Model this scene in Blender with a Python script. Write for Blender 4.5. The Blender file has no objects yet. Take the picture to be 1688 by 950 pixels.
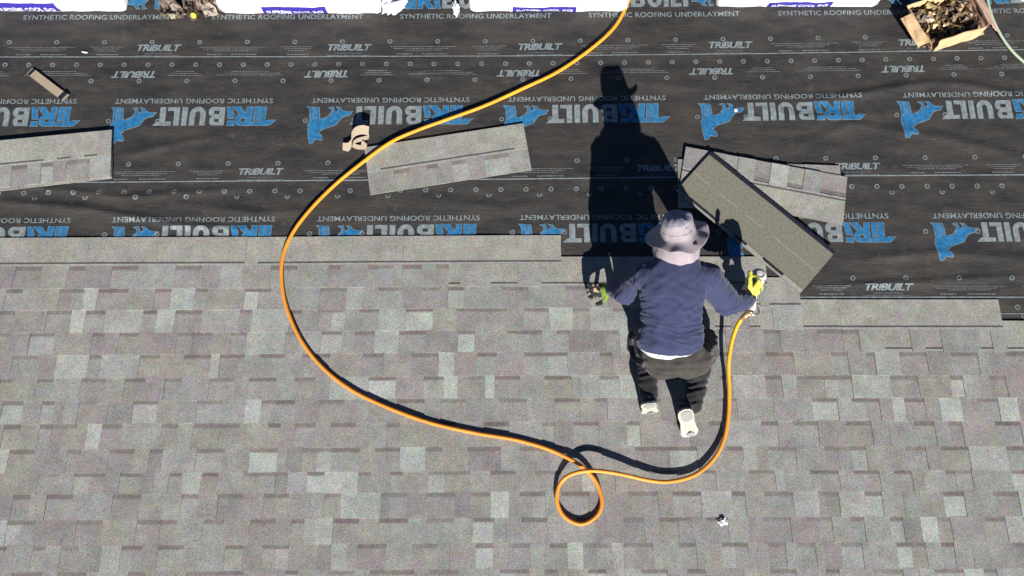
import bpy, bmesh, math, random
import numpy as np
from mathutils import Vector, Matrix, Euler
from mathutils import noise as mnoise
R = math.radians
rnd = random.Random(11)
S = bpy.context.scene
COL = S.collection

# ------------------------------------------------------------------ camera, sky, sun, exposure
SLOPE = R(14)                       # pitch of the roof
FOC = 1125.0                        # focal length in photo pixels (photo is 1688 wide)
TH = R(13.16)                       # camera off the roof's normal
DIST = 4.294
LIFT = 3.9                          # height of the roof point the camera looks at
M_ROOF = Matrix.Translation((0, 0, LIFT)) @ Matrix.Rotation(SLOPE, 4, 'X')
CAM = Vector((0, -DIST*math.sin(TH), DIST*math.cos(TH)))
FWD = Vector((0, math.sin(TH), -math.cos(TH)))
UPV = Vector((0, math.cos(TH), math.sin(TH)))
cam = bpy.data.objects.new('camera', bpy.data.cameras.new('camera'))
COL.objects.link(cam); S.camera = cam
cam.data.sensor_width = 36; cam.data.lens = FOC/1688*36
cam.data.clip_start = 0.05; cam.data.clip_end = 500
mc = Matrix((( 1, 0, 0), (0, UPV.y, -FWD.y), (0, UPV.z, -FWD.z))).to_4x4(); mc.translation = CAM
cam.matrix_world = M_ROOF @ mc
SUN_L = Vector((0.22, -1.60, 1.0)).normalized()          # towards the sun, in roof coordinates
SUN_W = (M_ROOF.to_3x3() @ SUN_L).normalized()
w = bpy.data.worlds.new('World'); S.world = w; w.use_nodes = True
nt = w.node_tree; bg = nt.nodes['Background']
sky = nt.nodes.new('ShaderNodeTexSky'); sky.sky_type = 'NISHITA'; sky.sun_disc = False; sky.ozone_density = 3.5; sky.air_density = 0.55; sky.dust_density = 0.0
sky.sun_elevation = math.asin(SUN_W.z)
sky.sun_rotation = math.atan2(SUN_W.x, SUN_W.y)
nt.links.new(sky.outputs[0], bg.inputs[0]); bg.inputs[1].default_value = 0.05
sl = bpy.data.lights.new('sun', 'SUN'); sl.energy = 5.0; sl.angle = R(0.5); sl.color = (1.0, 0.958, 0.905)
so = bpy.data.objects.new('sun', sl); COL.objects.link(so)
so.rotation_euler = SUN_W.to_track_quat('Z', 'Y').to_euler(); so.location = (0, -6, 12)
S.view_settings.view_transform = 'Standard'; S.view_settings.look = 'None'
S.view_settings.exposure = 0.68; S.view_settings.gamma = 1

# ------------------------------------------------------------------ photo pixel -> roof coordinates
def P(px, py, h=0.0):
    d = FWD*FOC + Vector((px-844, 0, 0)) - UPV*(py-475)
    t = (h-CAM.z)/d.z
    return CAM + d*t
def to_px(v):
    d = v-CAM; k = FOC/d.dot(FWD)
    return 844+d.x*k, 475-d.dot(UPV)*k
XS = [0, 422, 844, 1266, 1688]
BT = [(15, [3, 2, 0, -5, -10]), (90, [2, 1.5, 0, -4.5, -12]), (210, [5, 3.5, 0, -5, -9]),
      (295, [7, 3, 0, -5, -7.5]), (390, [5, 3.5, .5, 0, -1]), (480, [5, 3.5, .5, 0, 0]), (940, [5, 3, .5, 0, 0])]
def bend(x, y):
    """the courses of a hand-laid roof are not dead straight: small drift in y"""
    px, py = to_px(Vector((x, y, 0)))
    px = min(max(px, -250), 1940)
    row = [np.interp(px, XS, r[1]) for r in BT]
    d = float(np.interp(py, [r[0] for r in BT], row))
    return -d/247.0
RIDGES = [([(1330,168),(1420,156),(1530,137),(1600,142),(1688,160)], .010, .022),
          ([(1290,250),(1400,205),(1560,228),(1700,262)], .006, .025),
          ([(-40,330),(140,345),(300,372),(420,380)], .009, .020),
          ([(-20,300),(200,326),(420,312)], .006, .016),
          ([(190,262),(280,240),(360,225)], .005, .018),
          ([(1380,430),(1540,418),(1700,428)], .006, .022),
          ([(1330,474),(1500,466),(1700,456)], .006, .016),
          ([(500,120),(600,112),(760,128)], .004, .02),
          ([(900,140),(1000,128),(1180,150)], .004, .03),
          ([(240,330),(420,352),(560,345)], .004, .02)]
RIDGES += [([(1240,180),(1330,196),(1460,190)], .006, .03), ([(700,330),(820,345),(900,338)], .005, .03), ([(380,60),(520,52),(700,62)], .005, .03)]
RW = [([P(a, b) for a, b in pl], A*1.35, W*1.3) for pl, A, W in RIDGES]
RB = [(min(p.x for p in pl)-.15, max(p.x for p in pl)+.15, min(p.y for p in pl)-.15, max(p.y for p in pl)+.15) for pl, A, W in RW]
def hgt(x, y):
    z = 0.0025*mnoise.noise(Vector((x*2.3, y*3.1, 3))) + 0.0013*mnoise.noise(Vector((x*7, y*11, 9)))
    for (pl, A, W), (bx0, bx1, by0, by1) in zip(RW, RB):
        if x < bx0 or x > bx1 or y < by0 or y > by1: continue
        best = 9
        for a, b in zip(pl[:-1], pl[1:]):
            abx, aby = b.x-a.x, b.y-a.y
            t = ((x-a.x)*abx+(y-a.y)*aby)/(abx*abx+aby*aby)
            t = 0 if t < 0 else 1 if t > 1 else t
            d = (x-a.x-t*abx)**2+(y-a.y-t*aby)**2
            if d < best: best = d
        if best < 9*W*W:
            xs = (x-pl[0].x)/(pl[-1].x-pl[0].x)
            z += A*math.exp(-best/(W*W))*max(0.0, min(1, 4*min(xs+.05, 1.05-xs)))
    return z

# ------------------------------------------------------------------ materials
def mat(name, base=(.5,.5,.5), rough=.8, spec=.3, bump=0.0, bscale=200, var=0.0, vscale=40, metal=0, attr=None, sheen=0):
    m = bpy.data.materials.new(name); m.use_nodes = True
    n = m.node_tree; b = n.nodes['Principled BSDF']; L = n.links
    b.inputs['Roughness'].default_value = rough; b.inputs['Specular IOR Level'].default_value = spec
    b.inputs['Metallic'].default_value = metal
    if sheen: b.inputs['Sheen Weight'].default_value = sheen
    tc = n.nodes.new('ShaderNodeTexCoord')
    if attr:
        at = n.nodes.new('ShaderNodeAttribute'); at.attribute_name = attr; src = at.outputs['Color']
    else:
        rgb = n.nodes.new('ShaderNodeRGB'); rgb.outputs[0].default_value = (*base, 1); src = rgb.outputs[0]
    if var:
        nz = n.nodes.new('ShaderNodeTexNoise'); nz.inputs['Scale'].default_value = vscale; nz.inputs['Detail'].default_value = 4
        mr = n.nodes.new('ShaderNodeMapRange'); mr.inputs[1].default_value = .3; mr.inputs[2].default_value = .7
        mr.inputs[3].default_value = 1-var; mr.inputs[4].default_value = 1+var
        mx = n.nodes.new('ShaderNodeVectorMath'); mx.operation = 'SCALE'
        L.new(tc.outputs['Object'], nz.inputs['Vector']); L.new(nz.outputs['Fac'], mr.inputs[0])
        L.new(src, mx.inputs[0]); L.new(mr.outputs[0], mx.inputs['Scale']); src = mx.outputs[0]
    L.new(src, b.inputs['Base Color'])
    if bump:
        nb = n.nodes.new('ShaderNodeTexNoise'); nb.inputs['Scale'].default_value = bscale; nb.inputs['Detail'].default_value = 3
        bp = n.nodes.new('ShaderNodeBump'); bp.inputs['Strength'].default_value = bump; bp.inputs['Distance'].default_value = .002
        L.new(tc.outputs['Object'], nb.inputs['Vector']); L.new(nb.outputs['Fac'], bp.inputs['Height']); L.new(bp.outputs[0], b.inputs['Normal'])
    return m

def granule_mat(name):
    """mineral granules: every granule has its own shade; the blend of the tab comes from the colour attribute"""
    m = bpy.data.materials.new(name); m.use_nodes = True
    n = m.node_tree; b = n.nodes['Principled BSDF']; L = n.links
    b.inputs['Roughness'].default_value = .95; b.inputs['Specular IOR Level'].default_value = .12
    at = n.nodes.new('ShaderNodeAttribute'); at.attribute_name = 'tint'
    geo = n.nodes.new('ShaderNodeNewGeometry')
    def noise(sc, det=2):
        z = n.nodes.new('ShaderNodeTexNoise'); z.inputs['Scale'].default_value = sc; z.inputs['Detail'].default_value = det
        L.new(geo.outputs['Position'], z.inputs['Vector']); return z
    def rng(sock, a, b_, c, d):
        r = n.nodes.new('ShaderNodeMapRange'); r.inputs[1].default_value = a; r.inputs[2].default_value = b_
        r.inputs[3].default_value = c; r.inputs[4].default_value = d; L.new(sock, r.inputs[0]); return r.outputs[0]
    vo = n.nodes.new('ShaderNodeTexVoronoi'); vo.inputs['Scale'].default_value = 260; L.new(geo.outputs['Position'], vo.inputs['Vector'])
    g1 = rng(noise(150, 3).outputs['Fac'], .3, .7, .62, 1.38)
    g3 = rng(noise(9, 3).outputs['Fac'], .3, .7, .86, 1.13)
    # granule hue
    hs = n.nodes.new('ShaderNodeMixRGB'); hs.blend_type = 'OVERLAY'; hs.inputs[0].default_value = .13
    L.new(at.outputs['Color'], hs.inputs[1]); L.new(vo.outputs['Color'], hs.inputs[2])
    c2 = n.nodes.new('ShaderNodeMixRGB'); c2.blend_type = 'OVERLAY'; c2.inputs[0].default_value = .20
    nz2 = noise(24, 2); L.new(hs.outputs[0], c2.inputs[1]); L.new(nz2.outputs['Color'], c2.inputs[2])
    mu = n.nodes.new('ShaderNodeMath'); mu.operation = 'MULTIPLY'; L.new(g1, mu.inputs[0]); L.new(g3, mu.inputs[1])
    sc = n.nodes.new('ShaderNodeVectorMath'); sc.operation = 'SCALE'
    L.new(c2.outputs[0], sc.inputs[0]); L.new(mu.outputs[0], sc.inputs['Scale']); L.new(sc.outputs[0], b.inputs['Base Color'])
    bp = n.nodes.new('ShaderNodeBump'); bp.inputs['Strength'].default_value = .35; bp.inputs['Distance'].default_value = .0015
    L.new(noise(330, 2).outputs['Fac'], bp.inputs['Height']); L.new(bp.outputs[0], b.inputs['Normal'])
    return m

def underlay_mat():
    m = bpy.data.materials.new('synthetic underlayment'); m.use_nodes = True
    n = m.node_tree; b = n.nodes['Principled BSDF']; L = n.links
    b.inputs['Roughness'].default_value = .62; b.inputs['Specular IOR Level'].default_value = .35
    geo = n.nodes.new('ShaderNodeNewGeometry')
    def noise(sc, vec, det=4, rough=.6):
        z = n.nodes.new('ShaderNodeTexNoise'); z.inputs['Scale'].default_value = sc; z.inputs['Detail'].default_value = det
        z.inputs['Roughness'].default_value = rough; L.new(vec, z.inputs['Vector']); return z
    mp = n.nodes.new('ShaderNodeMapping'); mp.inputs['Scale'].default_value = (1, 3.2, 1); L.new(geo.outputs['Position'], mp.inputs['Vector'])
    cr = n.nodes.new('ShaderNodeValToRGB')
    cr.color_ramp.elements[0].position = .36; cr.color_ramp.elements[0].color = (.025, .025, .027, 1)
    cr.color_ramp.elements[1].position = .68; cr.color_ramp.elements[1].color = (.062, .055, .046, 1)
    L.new(noise(3.2, mp.outputs[0], 8, .68).outputs['Fac'], cr.inputs[0])
    dust = n.nodes.new('ShaderNodeMixRGB'); dust.inputs[2].default_value = (.135, .11, .085, 1)
    dr = n.nodes.new('ShaderNodeMapRange'); dr.inputs[1].default_value = .56; dr.inputs[2].default_value = .80; dr.inputs[3].default_value = 0; dr.inputs[4].default_value = .50
    L.new(noise(11, geo.outputs['Position'], 6, .75).outputs['Fac'], dr.inputs[0]); L.new(dr.outputs[0], dust.inputs[0]); L.new(cr.outputs[0], dust.inputs[1])
    wv = noise(420, geo.outputs['Position'], 2); mr = n.nodes.new('ShaderNodeMapRange')
    mr.inputs[1].default_value = .3; mr.inputs[2].default_value = .7; mr.inputs[3].default_value = .75; mr.inputs[4].default_value = 1.3; L.new(wv.outputs['Fac'], mr.inputs[0])
    sc = n.nodes.new('ShaderNodeVectorMath'); sc.operation = 'SCALE'; L.new(dust.outputs[0], sc.inputs[0]); L.new(mr.outputs[0], sc.inputs['Scale'])
    L.new(sc.outputs[0], b.inputs['Base Color'])
    bp = n.nodes.new('ShaderNodeBump'); bp.inputs['Strength'].default_value = .5; bp.inputs['Distance'].default_value = .006
    L.new(noise(22, mp.outputs[0], 5).outputs['Fac'], bp.inputs['Height']); L.new(bp.outputs[0], b.inputs['Normal'])
    return m
def print_mat(name, c):
    m = mat(name, c, .6, .3, bump=.15, bscale=60, var=.28, vscale=36)
    return m
MG = granule_mat('shingle granules')
MU = underlay_mat()
M_GREY = print_mat('pale print ink', (.205, .240, .250)); M_BLUE = print_mat('blue print ink', (.024, .150, .315))
M_FINE = print_mat('fine grey print ink', (.16, .17, .18))

# ------------------------------------------------------------------ object helpers
TOP = []
def link(o, parent=None):
    COL.objects.link(o)
    if parent is not None: o.parent = parent
    else: TOP.append(o)
    return o
def tag(o, label=None, cat=None, group=None, kind=None):
    if label: o['label'] = label
    if cat: o['category'] = cat
    if group: o['group'] = group
    if kind: o['kind'] = kind
    return o
def empty(name, loc=(0,0,0), rz=0, **k):
    o = bpy.data.objects.new(name, None); o.location = loc; o.rotation_euler = (0, 0, rz); o.empty_display_size = .1
    link(o); tag(o, **k); return o
def worldmat(o):
    m = o.matrix_basis.copy(); p = o.parent
    while p is not None: m = p.matrix_basis @ m; p = p.parent
    return m
def mesh(name, verts, faces, material, parent=None, smooth=False, origin=None, tint=None, mats=None, midx=None):
    """verts in roof coordinates unless origin is None; stored relative to origin / parent"""
    vs = [Vector(v) for v in verts]
    if origin is not None:
        og = Vector(origin); inv = Matrix.Translation(-og)
    elif parent is not None:
        inv = worldmat(parent).inverted(); og = None
    else:
        inv = Matrix.Identity(4); og = None
    vs = [inv @ v for v in vs]
    me = bpy.data.meshes.new(name); me.from_pydata([tuple(v) for v in vs], [], faces)
    for mm in (mats or [material]): me.materials.append(mm)
    if midx: me.polygons.foreach_set('material_index', midx)
    if smooth: me.polygons.foreach_set('use_smooth', [True]*len(me.polygons))
    if tint is not None:
        ca = me.color_attributes.new('tint', 'FLOAT_COLOR', 'CORNER')
        buf = []
        for p in me.polygons:
            c = tint[p.index] if isinstance(tint, list) else tint
            buf += list((*c[:3], 1.0))*p.loop_total
        ca.data.foreach_set('color', buf)
    me.update()
    o = bpy.data.objects.new(name, me); link(o, parent)
    if origin is not None:
        if parent is not None: o.matrix_basis = worldmat(parent).inverted() @ Matrix.Translation(og)
        else: o.location = og
    return o
def box(x0, x1, y0, y1, z0, z1, M=None):
    v = [(x0,y0,z0),(x1,y0,z0),(x1,y1,z0),(x0,y1,z0),(x0,y0,z1),(x1,y0,z1),(x1,y1,z1),(x0,y1,z1)]
    if M is not None: v = [M @ Vector(p) for p in v]
    f = [(0,3,2,1),(4,5,6,7),(0,1,5,4),(1,2,6,5),(2,3,7,6),(3,0,4,7)]
    return v, f
def merge(*parts):
    V, F = [], []
    for v, f in parts:
        k = len(V); V += list(v); F += [tuple(i+k for i in q) for q in f]
    return V, F
def catmull(pts, n=10, closed=False):
    out = []
    N = len(pts)
    for i in range(N-1):
        p0 = pts[max(i-1, 0)]; p1 = pts[i]; p2 = pts[i+1]; p3 = pts[min(i+2, N-1)]
        for k in range(n):
            t = k/n
            out.append(0.5*((2*p1)+(p2-p0)*t+(2*p0-5*p1+4*p2-p3)*t*t+(3*p1-p0-3*p2+p3)*t**3))
    out.append(pts[-1].copy()); return out
def tube(path, rad, seg=10, caps=True):
    """rad: number or list"""
    V, F = [], []; N = len(path)
    up = Vector((0, 0, 1)); T = [(path[min(i+1, N-1)]-path[max(i-1, 0)]).normalized() for i in range(N)]
    a = T[0].cross(up)
    if a.length < .05: a = T[0].cross(Vector((0, 1, 0)))
    a.normalize()
    for i, p in enumerate(path):
        t = T[i]; a = (a-t*a.dot(t)).normalized(); b = t.cross(a)
        r = rad[i] if isinstance(rad, (list, tuple)) else rad
        for k in range(seg):
            an = 2*math.pi*k/seg; V.append(p+a*(r*math.cos(an))+b*(r*math.sin(an)))
    for i in range(N-1):
        for k in range(seg):
            F.append((i*seg+k, i*seg+(k+1) % seg, (i+1)*seg+(k+1) % seg, (i+1)*seg+k))
    if caps: F.append(tuple(range(seg))[::-1]); F.append(tuple((N-1)*seg+k for k in range(seg)))
    return V, F
def lathe(prof, seg=32, M=None, fn=None, closed=False):
    V, F = [], []
    for r, z in prof:
        for k in range(seg):
            an = 2*math.pi*k/seg; v = Vector((r*math.cos(an), r*math.sin(an), z))
            if fn: v = fn(v, r, z, an)
            V.append(M @ v if M is not None else v)
    n = len(prof)
    for i in range(n-1):
        for k in range(seg): F.append((i*seg+k, i*seg+(k+1) % seg, (i+1)*seg+(k+1) % seg, (i+1)*seg+k))
    if not closed:
        if prof[0][0] > 1e-5: F.append(tuple(range(seg))[::-1])
        if prof[-1][0] > 1e-5: F.append(tuple((n-1)*seg+k for k in range(seg)))
    return V, F
def evaluated(o):
    dg = bpy.context.evaluated_depsgraph_get(); dg.update()
    me = bpy.data.meshes.new_from_object(o.evaluated_get(dg)); return me

# ------------------------------------------------------------------ setting: ground, house body, roof deck
M_GRASS = mat('lawn grass', (.040, .075, .022), .95, .1, var=.4, vscale=6, bump=.6, bscale=40)
M_WALL = mat('house wall render', (.55, .50, .43), .9, .2, var=.06, vscale=8)
M_DECK = mat('plywood roof deck', (.36, .27, .17), .85, .2, var=.2, vscale=5)
gi = M_ROOF.inverted()
def wbox(x0, x1, y0, y1, z0, z1):                      # box in world coordinates, returned in roof coordinates
    v, f = box(x0, x1, y0, y1, z0, z1); return [gi @ Vector(p) for p in v], f
g = mesh('ground', [gi @ Vector(p) for p in [(-150,-150,0),(150,-150,0),(150,150,0),(-150,150,0)]], [(0,1,2,3)], M_GRASS); tag(g, kind='structure')
ridge_y = 5.2; eave_y = -3.1
zr = LIFT+ridge_y*math.sin(SLOPE); yr = ridge_y*math.cos(SLOPE)
ze = LIFT+eave_y*math.sin(SLOPE); ye = eave_y*math.cos(SLOPE)
hw = mesh('house_wall', *wbox(-5.6, 5.6, ye+.45, 2*yr-ye-.45, 0, ze-.15), M_WALL); tag(hw, kind='structure')
dv, df = box(-6, 6, eave_y, ridge_y, -.14, -.006)
dk = mesh('roof_deck', dv, df, M_DECK); tag(dk, kind='structure')
gv = [(-6, ridge_y, -.006), (6, ridge_y, -.006)]
far = [(gi @ Vector((x, 2*yr-ye, ze-.05))) for x in (-6, 6)]
b2 = [(gi @ Vector((x, 2*yr-ye, ze-.2))) for x in (-6, 6)]
fr = mesh('roof_far_slope', [gv[0], gv[1], far[1], far[0], b2[0], b2[1], (-6, ridge_y, -.18), (6, ridge_y, -.18)],
          [(0,1,2,3), (3,2,5,4), (0,3,4,6), (1,7,5,2), (6,4,5,7)], MG, tint=(.28,.27,.25)); tag(fr, kind='structure')

# ------------------------------------------------------------------ underlayment sheets and their print
def py2y(py): return P(844, py).y
EDGE = [-215, 113, 320, 515, 705]                      # lower edges of the sheets, photo rows at mid width
def sheet(i, y_top, y_bot, zt, zb):
    X0, X1, st = -4.4, 4.4, .016
    nx = int((X1-X0)/st); ny = max(6, int((y_top-y_bot)/.016))
    V, F = [], []
    for r in range(ny+1):
        t = r/ny; y = y_top+(y_bot-y_top)*t
        for c in range(nx+1):
            x = X0+(X1-X0)*c/nx; yy = y+bend(x, y)
            V.append((x, yy, zt+(zb-zt)*t+hgt(x, yy)))
    V += V[ny*(nx+1):(ny+1)*(nx+1)]; e0 = (ny+1)*(nx+1); n = len(V)
    for c in range(nx+1): V.append((V[ny*(nx+1)+c][0], V[ny*(nx+1)+c][1]+.001, V[ny*(nx+1)+c][2]-.0007))      # thickness of the cut edge
    for r in range(ny):
        for c in range(nx):
            a = r*(nx+1)+c; F.append((a, a+nx+1, a+nx+2, a+1))
    for c in range(nx): F.append((e0+c, n+c, n+c+1, e0+c+1))
    o = mesh('underlayment_sheet', V, F, MU, smooth=True); tag(o, kind='structure'); return o
# z of the sheets: each upper sheet laps the lower one
ys = [py2y(e) for e in EDGE]
SH = []
SH.append(sheet(0, py2y(-200), ys[1], .0028, .0048))     # top sheet in view (its lower edge at 113)
SH.append(sheet(1, py2y(60), ys[2], .001, .0042))
SH.append(sheet(2, py2y(270), ys[3], .001, .0042))
SH.append(sheet(3, py2y(470), py2y(700), .001, .004))
sheet(4, py2y(-620), py2y(-160), .003, .006)
LAPS = [(py2y(-200), ys[1], .0028, .0048), (py2y(60), ys[2], .001, .0042), (py2y(270), ys[3], .001, .0042), (py2y(470), py2y(700), .001, .004)]
def sheet_z(i, x, y):
    a, b, zt, zb = LAPS[i]; yy = y-bend(x, y); t = min(max((yy-a)/(b-a), 0), 1)
    return zt+(zb-zt)*t+hgt(x, y)

# flat glyph outlines -> triangulated 2-D mesh (Blender's own 2-D curve fill handles the holes)
def poly_mesh(splines, offset=0.0):
    cu = bpy.data.curves.new('tmp', 'CURVE'); cu.dimensions = '2D'; cu.fill_mode = 'BOTH'; cu.offset = offset
    for pts in splines:
        sp = cu.splines.new('POLY'); sp.points.add(len(pts)-1); sp.use_cyclic_u = True
        for q, p in zip(sp.points, pts): q.co = (p[0], p[1], 0, 1)
    o = bpy.data.objects.new('tmp', cu); COL.objects.link(o); me = evaluated(o)
    v = [tuple(x.co) for x in me.vertices]; f = [tuple(p.vertices) for p in me.polygons]
    bpy.data.objects.remove(o); bpy.data.curves.remove(cu); bpy.data.meshes.remove(me); return v, f
def text_mesh(s, offset=0.0, spacing=1.0):
    cu = bpy.data.curves.new('tmp', 'FONT'); cu.body = s; cu.offset = offset; cu.space_character = spacing; cu.resolution_u = 3
    o = bpy.data.objects.new('tmp', cu); COL.objects.link(o); me = evaluated(o)
    v = [tuple(x.co) for x in me.vertices]; f = [tuple(p.vertices) for p in me.polygons]
    bpy.data.objects.remove(o); bpy.data.curves.remove(cu); bpy.data.meshes.remove(me)
    xs = [p[0] for p in v]; yv = [p[1] for p in v]; x0, x1, y0, y1 = min(xs), max(xs), min(yv), max(yv)
    return [((p[0]-x0)/(x1-x0), (p[1]-y0)/(y1-y0), 0) for p in v], f          # unit box
# TRIBUILT letterforms, cap height 1, drawn heavy and tight. x grows to the right
def ring(cx, cy, rx, ry, a0, a1, n=8): return [(cx+rx*math.cos(R(a0+(a1-a0)*i/n)), cy+ry*math.sin(R(a0+(a1-a0)*i/n))) for i in range(n+1)]
def g_tri():
    T = [(-.34,.72),(.0,1.0),(1.06,1.0),(1.06,.80),(.62,.80),(.58,0),(.26,0),(.30,.80),(.06,.72)]
    T2 = [(.70,.72),(.98,.72),(.94,0),(.66,0)]
    Rl = [(1.14,1.0)]+ring(1.72,.72,.30,.28,90,-60,8)+[(1.78,.42),(2.22,0),(1.78,0),(1.42,.40),(1.38,0),(1.06,0),(1.12,.70)]
    Rh = [(1.46,.80)]+ring(1.62,.70,.12,.10,90,-90,6)+[(1.44,.60)]
    I = [(2.10,.62),(2.44,.62),(2.56,0),(2.40,0),(2.24,.10)]
    I2 = [(2.06,1.0),(2.50,1.0),(2.46,.76),(2.10,.76)]
    return [T], [T2], [Rl, Rh], [I], [I2]
def g_built():
    B = [(2.66,1.0)]+ring(3.34,.75,.22,.25,90,-40,6)+[(3.40,.52)]+ring(3.38,.27,.26,.27,60,-90,6)+[(2.66,0)]
    B1 = [(3.00,.80),(3.26,.80),(3.26,.66),(3.00,.66)]; B2 = [(3.00,.38),(3.30,.38),(3.30,.22),(3.00,.22)]
    U = [(3.78,1.0),(3.78,.42)]+ring(4.26,.40,.48,.42,180,360,10)+[(4.74,1.0),(4.40,1.0),(4.40,.42)]+ring(4.26,.40,.14,.16,0,-180,6)+[(4.12,1.0)]
    I = [(4.86,1.0),(5.20,1.0),(5.20,0),(4.86,0)]
    Lg = [(5.32,1.0),(5.66,1.0),(5.66,.22),(6.04,.22),(6.04,0),(5.32,0)]
    T = [(5.78,1.0),(6.90,1.0),(6.62,.76),(6.50,.76),(6.50,0),(6.14,0),(6.14,.76),(5.78,.76)]
    return [B, B1, B2], [U], [I], [Lg], [T]
def join2(lst, offset=0.0): return merge(*[poly_mesh(g_, offset) for g_ in lst])
TRI = join2(g_tri()); TRI_O = join2(g_tri(), .022); BUILT = join2(g_built(), -.008)
WM_W = 6.9                                             # width of the wordmark in cap heights
# animal emblem (zoomed photo trace, turned the right way up), unit = cap height of the wordmark
zm = [(78,105),(120,108),(180,110),(188,150),(193,212),(222,212),(262,195),(298,160),(306,128),(275,112),(312,105),(322,130),(318,150),(352,150),(368,128),(348,108),(378,112),(402,140),(440,150),(492,150),(470,180),(415,192),(392,205),(352,262),(290,282),(228,300),(186,338),(215,352),(230,385),(218,398),(165,388),(140,422),(112,422),(98,350),(90,262),(104,225),(100,150),(98,128)]
zx = [((-x+492)/165.0, (y-100)/165.0) for x, y in zm]
DOG = poly_mesh([zx]); DOG_O = poly_mesh([zx], .028)
def zp(x, y): return ((-x+492)/165.0, (y-100)/165.0)
def thin(a, b, wd=.022):
    a = Vector(zp(*a)); b = Vector(zp(*b)); n_ = (b-a).normalized(); n_ = Vector((-n_.y, n_.x))*wd/2
    return [(*(a+n_),0),(*(b+n_),0),(*(b-n_),0),(*(a-n_),0)], [(0,1,2,3)]
DOG_L = merge(thin((130,118),(135,210)), thin((160,118),(165,215)), thin((145,118),(150,205)), thin((235,215),(300,165)), thin((345,165),(362,135)), thin((104,228),(150,205)), thin((318,165),(290,195)))
SYN = text_mesh('SYNTHETIC ROOFING UNDERLAYMENT', .014, 1.03)
SMALL_RAW = text_mesh('TRiBUILT', .035, .92)

def place_print(name, si, items, parent, cell=.02):
    """items: (verts, faces, material, fn(u,v)->flat roof x,y ; lift). clipped on a grid so that it follows the sheet"""
    bm = bmesh.new(); mats = []; 
    for v, f, m_, fn, lift in items:
        if m_ not in mats: mats.append(m_)
        mi = mats.index(m_); vv = []
        for p in v:
            x, y = fn(p[0], p[1]); vv.append(bm.verts.new((x, y, lift)))
        for q in f:
            if len(set(q)) < 3: continue
            try: fc = bm.faces.new([vv[k] for k in q]); fc.material_index = mi
            except ValueError: pass
    if cell:
        xs = [v.co.x for v in bm.verts]; yv = [v.co.y for v in bm.verts]
        for ax, lo, hi in ((0, min(xs), max(xs)), (1, min(yv), max(yv))):
            c = math.ceil(lo/cell)*cell
            while c < hi:
                co = Vector((c, 0, 0)) if ax == 0 else Vector((0, c, 0)); no = Vector((1, 0, 0)) if ax == 0 else Vector((0, 1, 0))
                bmesh.ops.bisect_plane(bm, geom=bm.verts[:]+bm.edges[:]+bm.faces[:], plane_co=co, plane_no=no, dist=1e-6)
                c += cell
    for v in bm.verts:
        y = v.co.y+bend(v.co.x, v.co.y); v.co.z = sheet_z(si, v.co.x, y)+.0023+v.co.z; v.co.y = y
    for f in bm.faces:
        if f.normal.z < 0: f.normal_flip()
    me = bpy.data.meshes.new(name); bm.normal_update()
    for f in bm.faces:
        if f.normal.z < 0: f.normal_flip()
    bm.to_mesh(me); bm.free()
    for m_ in mats: me.materials.append(m_)
    o = bpy.data.objects.new(name, me); link(o, parent); return o
def frame(px0, px1, py_base, py_cap, flip, wunits, hunits=1.0):
    """map glyph units to the flat roof: left/right ends and base/cap rows given in photo pixels"""
    a = P(px0, (py_base+py_cap)/2).x; b = P(px1, (py_base+py_cap)/2).x
    y0 = py2y(py_base); y1 = py2y(py_cap)
    if not flip: return lambda u, v: (a+(b-a)*u/wunits, y0+(y1-y0)*v/hunits)
    return lambda u, v: (b-(b-a)*u/wunits, y0+(y1-y0)*v/hunits)     # py_base > py_cap swapped by the caller
def period(py): return 308+.0716*py
def logo_row(si, xs_left, yb, yc, syn_b, syn_c, flip, wid, synwid, shift, dogside=1):
    for x0 in xs_left:
        if flip:   # turned upside down: cap line is the LOWER row, text runs right to left
            fm = frame(x0, x0+wid, yc, yb, True, WM_W)
        else:
            fm = frame(x0+3, x0+3+wid, yb, yc, False, WM_W)
        place_print('printed_wordmark', si, [(*TRI_O, M_GREY, fm, .0), (*TRI, M_BLUE, fm, .0006), (*BUILT, M_GREY, fm, 0)], SH[si])
        fd = lambda u, v, fm=fm: fm(u*1.04+6.74, v)
        place_print('printed_emblem', si, [(*DOG_O, M_GREY, fd, .0), (*DOG, M_BLUE, fd, .0006), (*DOG_L, M_GREY, fd, .0012)], SH[si])
        if flip: fs = frame(x0-shift, x0-shift+synwid, syn_b, syn_c, True, 1)
        else: fs = frame(x0, x0+synwid, syn_b, syn_c, False, 1)
        place_print('printed_slogan', si, [(*SYN, M_GREY, fs, 0)], SH[si], cell=.02)
# sheet 0: upright row cut by the top of the frame. In rotated rows v=0 (base) is the upper row
logo_row(0, [-270, 40, 350, 660, 970, 1282, 1595], 15, -14, 31.5, 23.5, False, 171, 249, 0)
# rotated rows: base row is higher up in the photo
logo_row(1, [-70, 252.5, 576, 899, 1221.5, 1550], 204.5, 174, 160.5, 168.5, True, 193.5, 260, 62)
logo_row(2, [-80, 256, 593, 926.5, 1266, 1607], 400, 369, 354.5, 363, True, 199, 268, 70)

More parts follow.
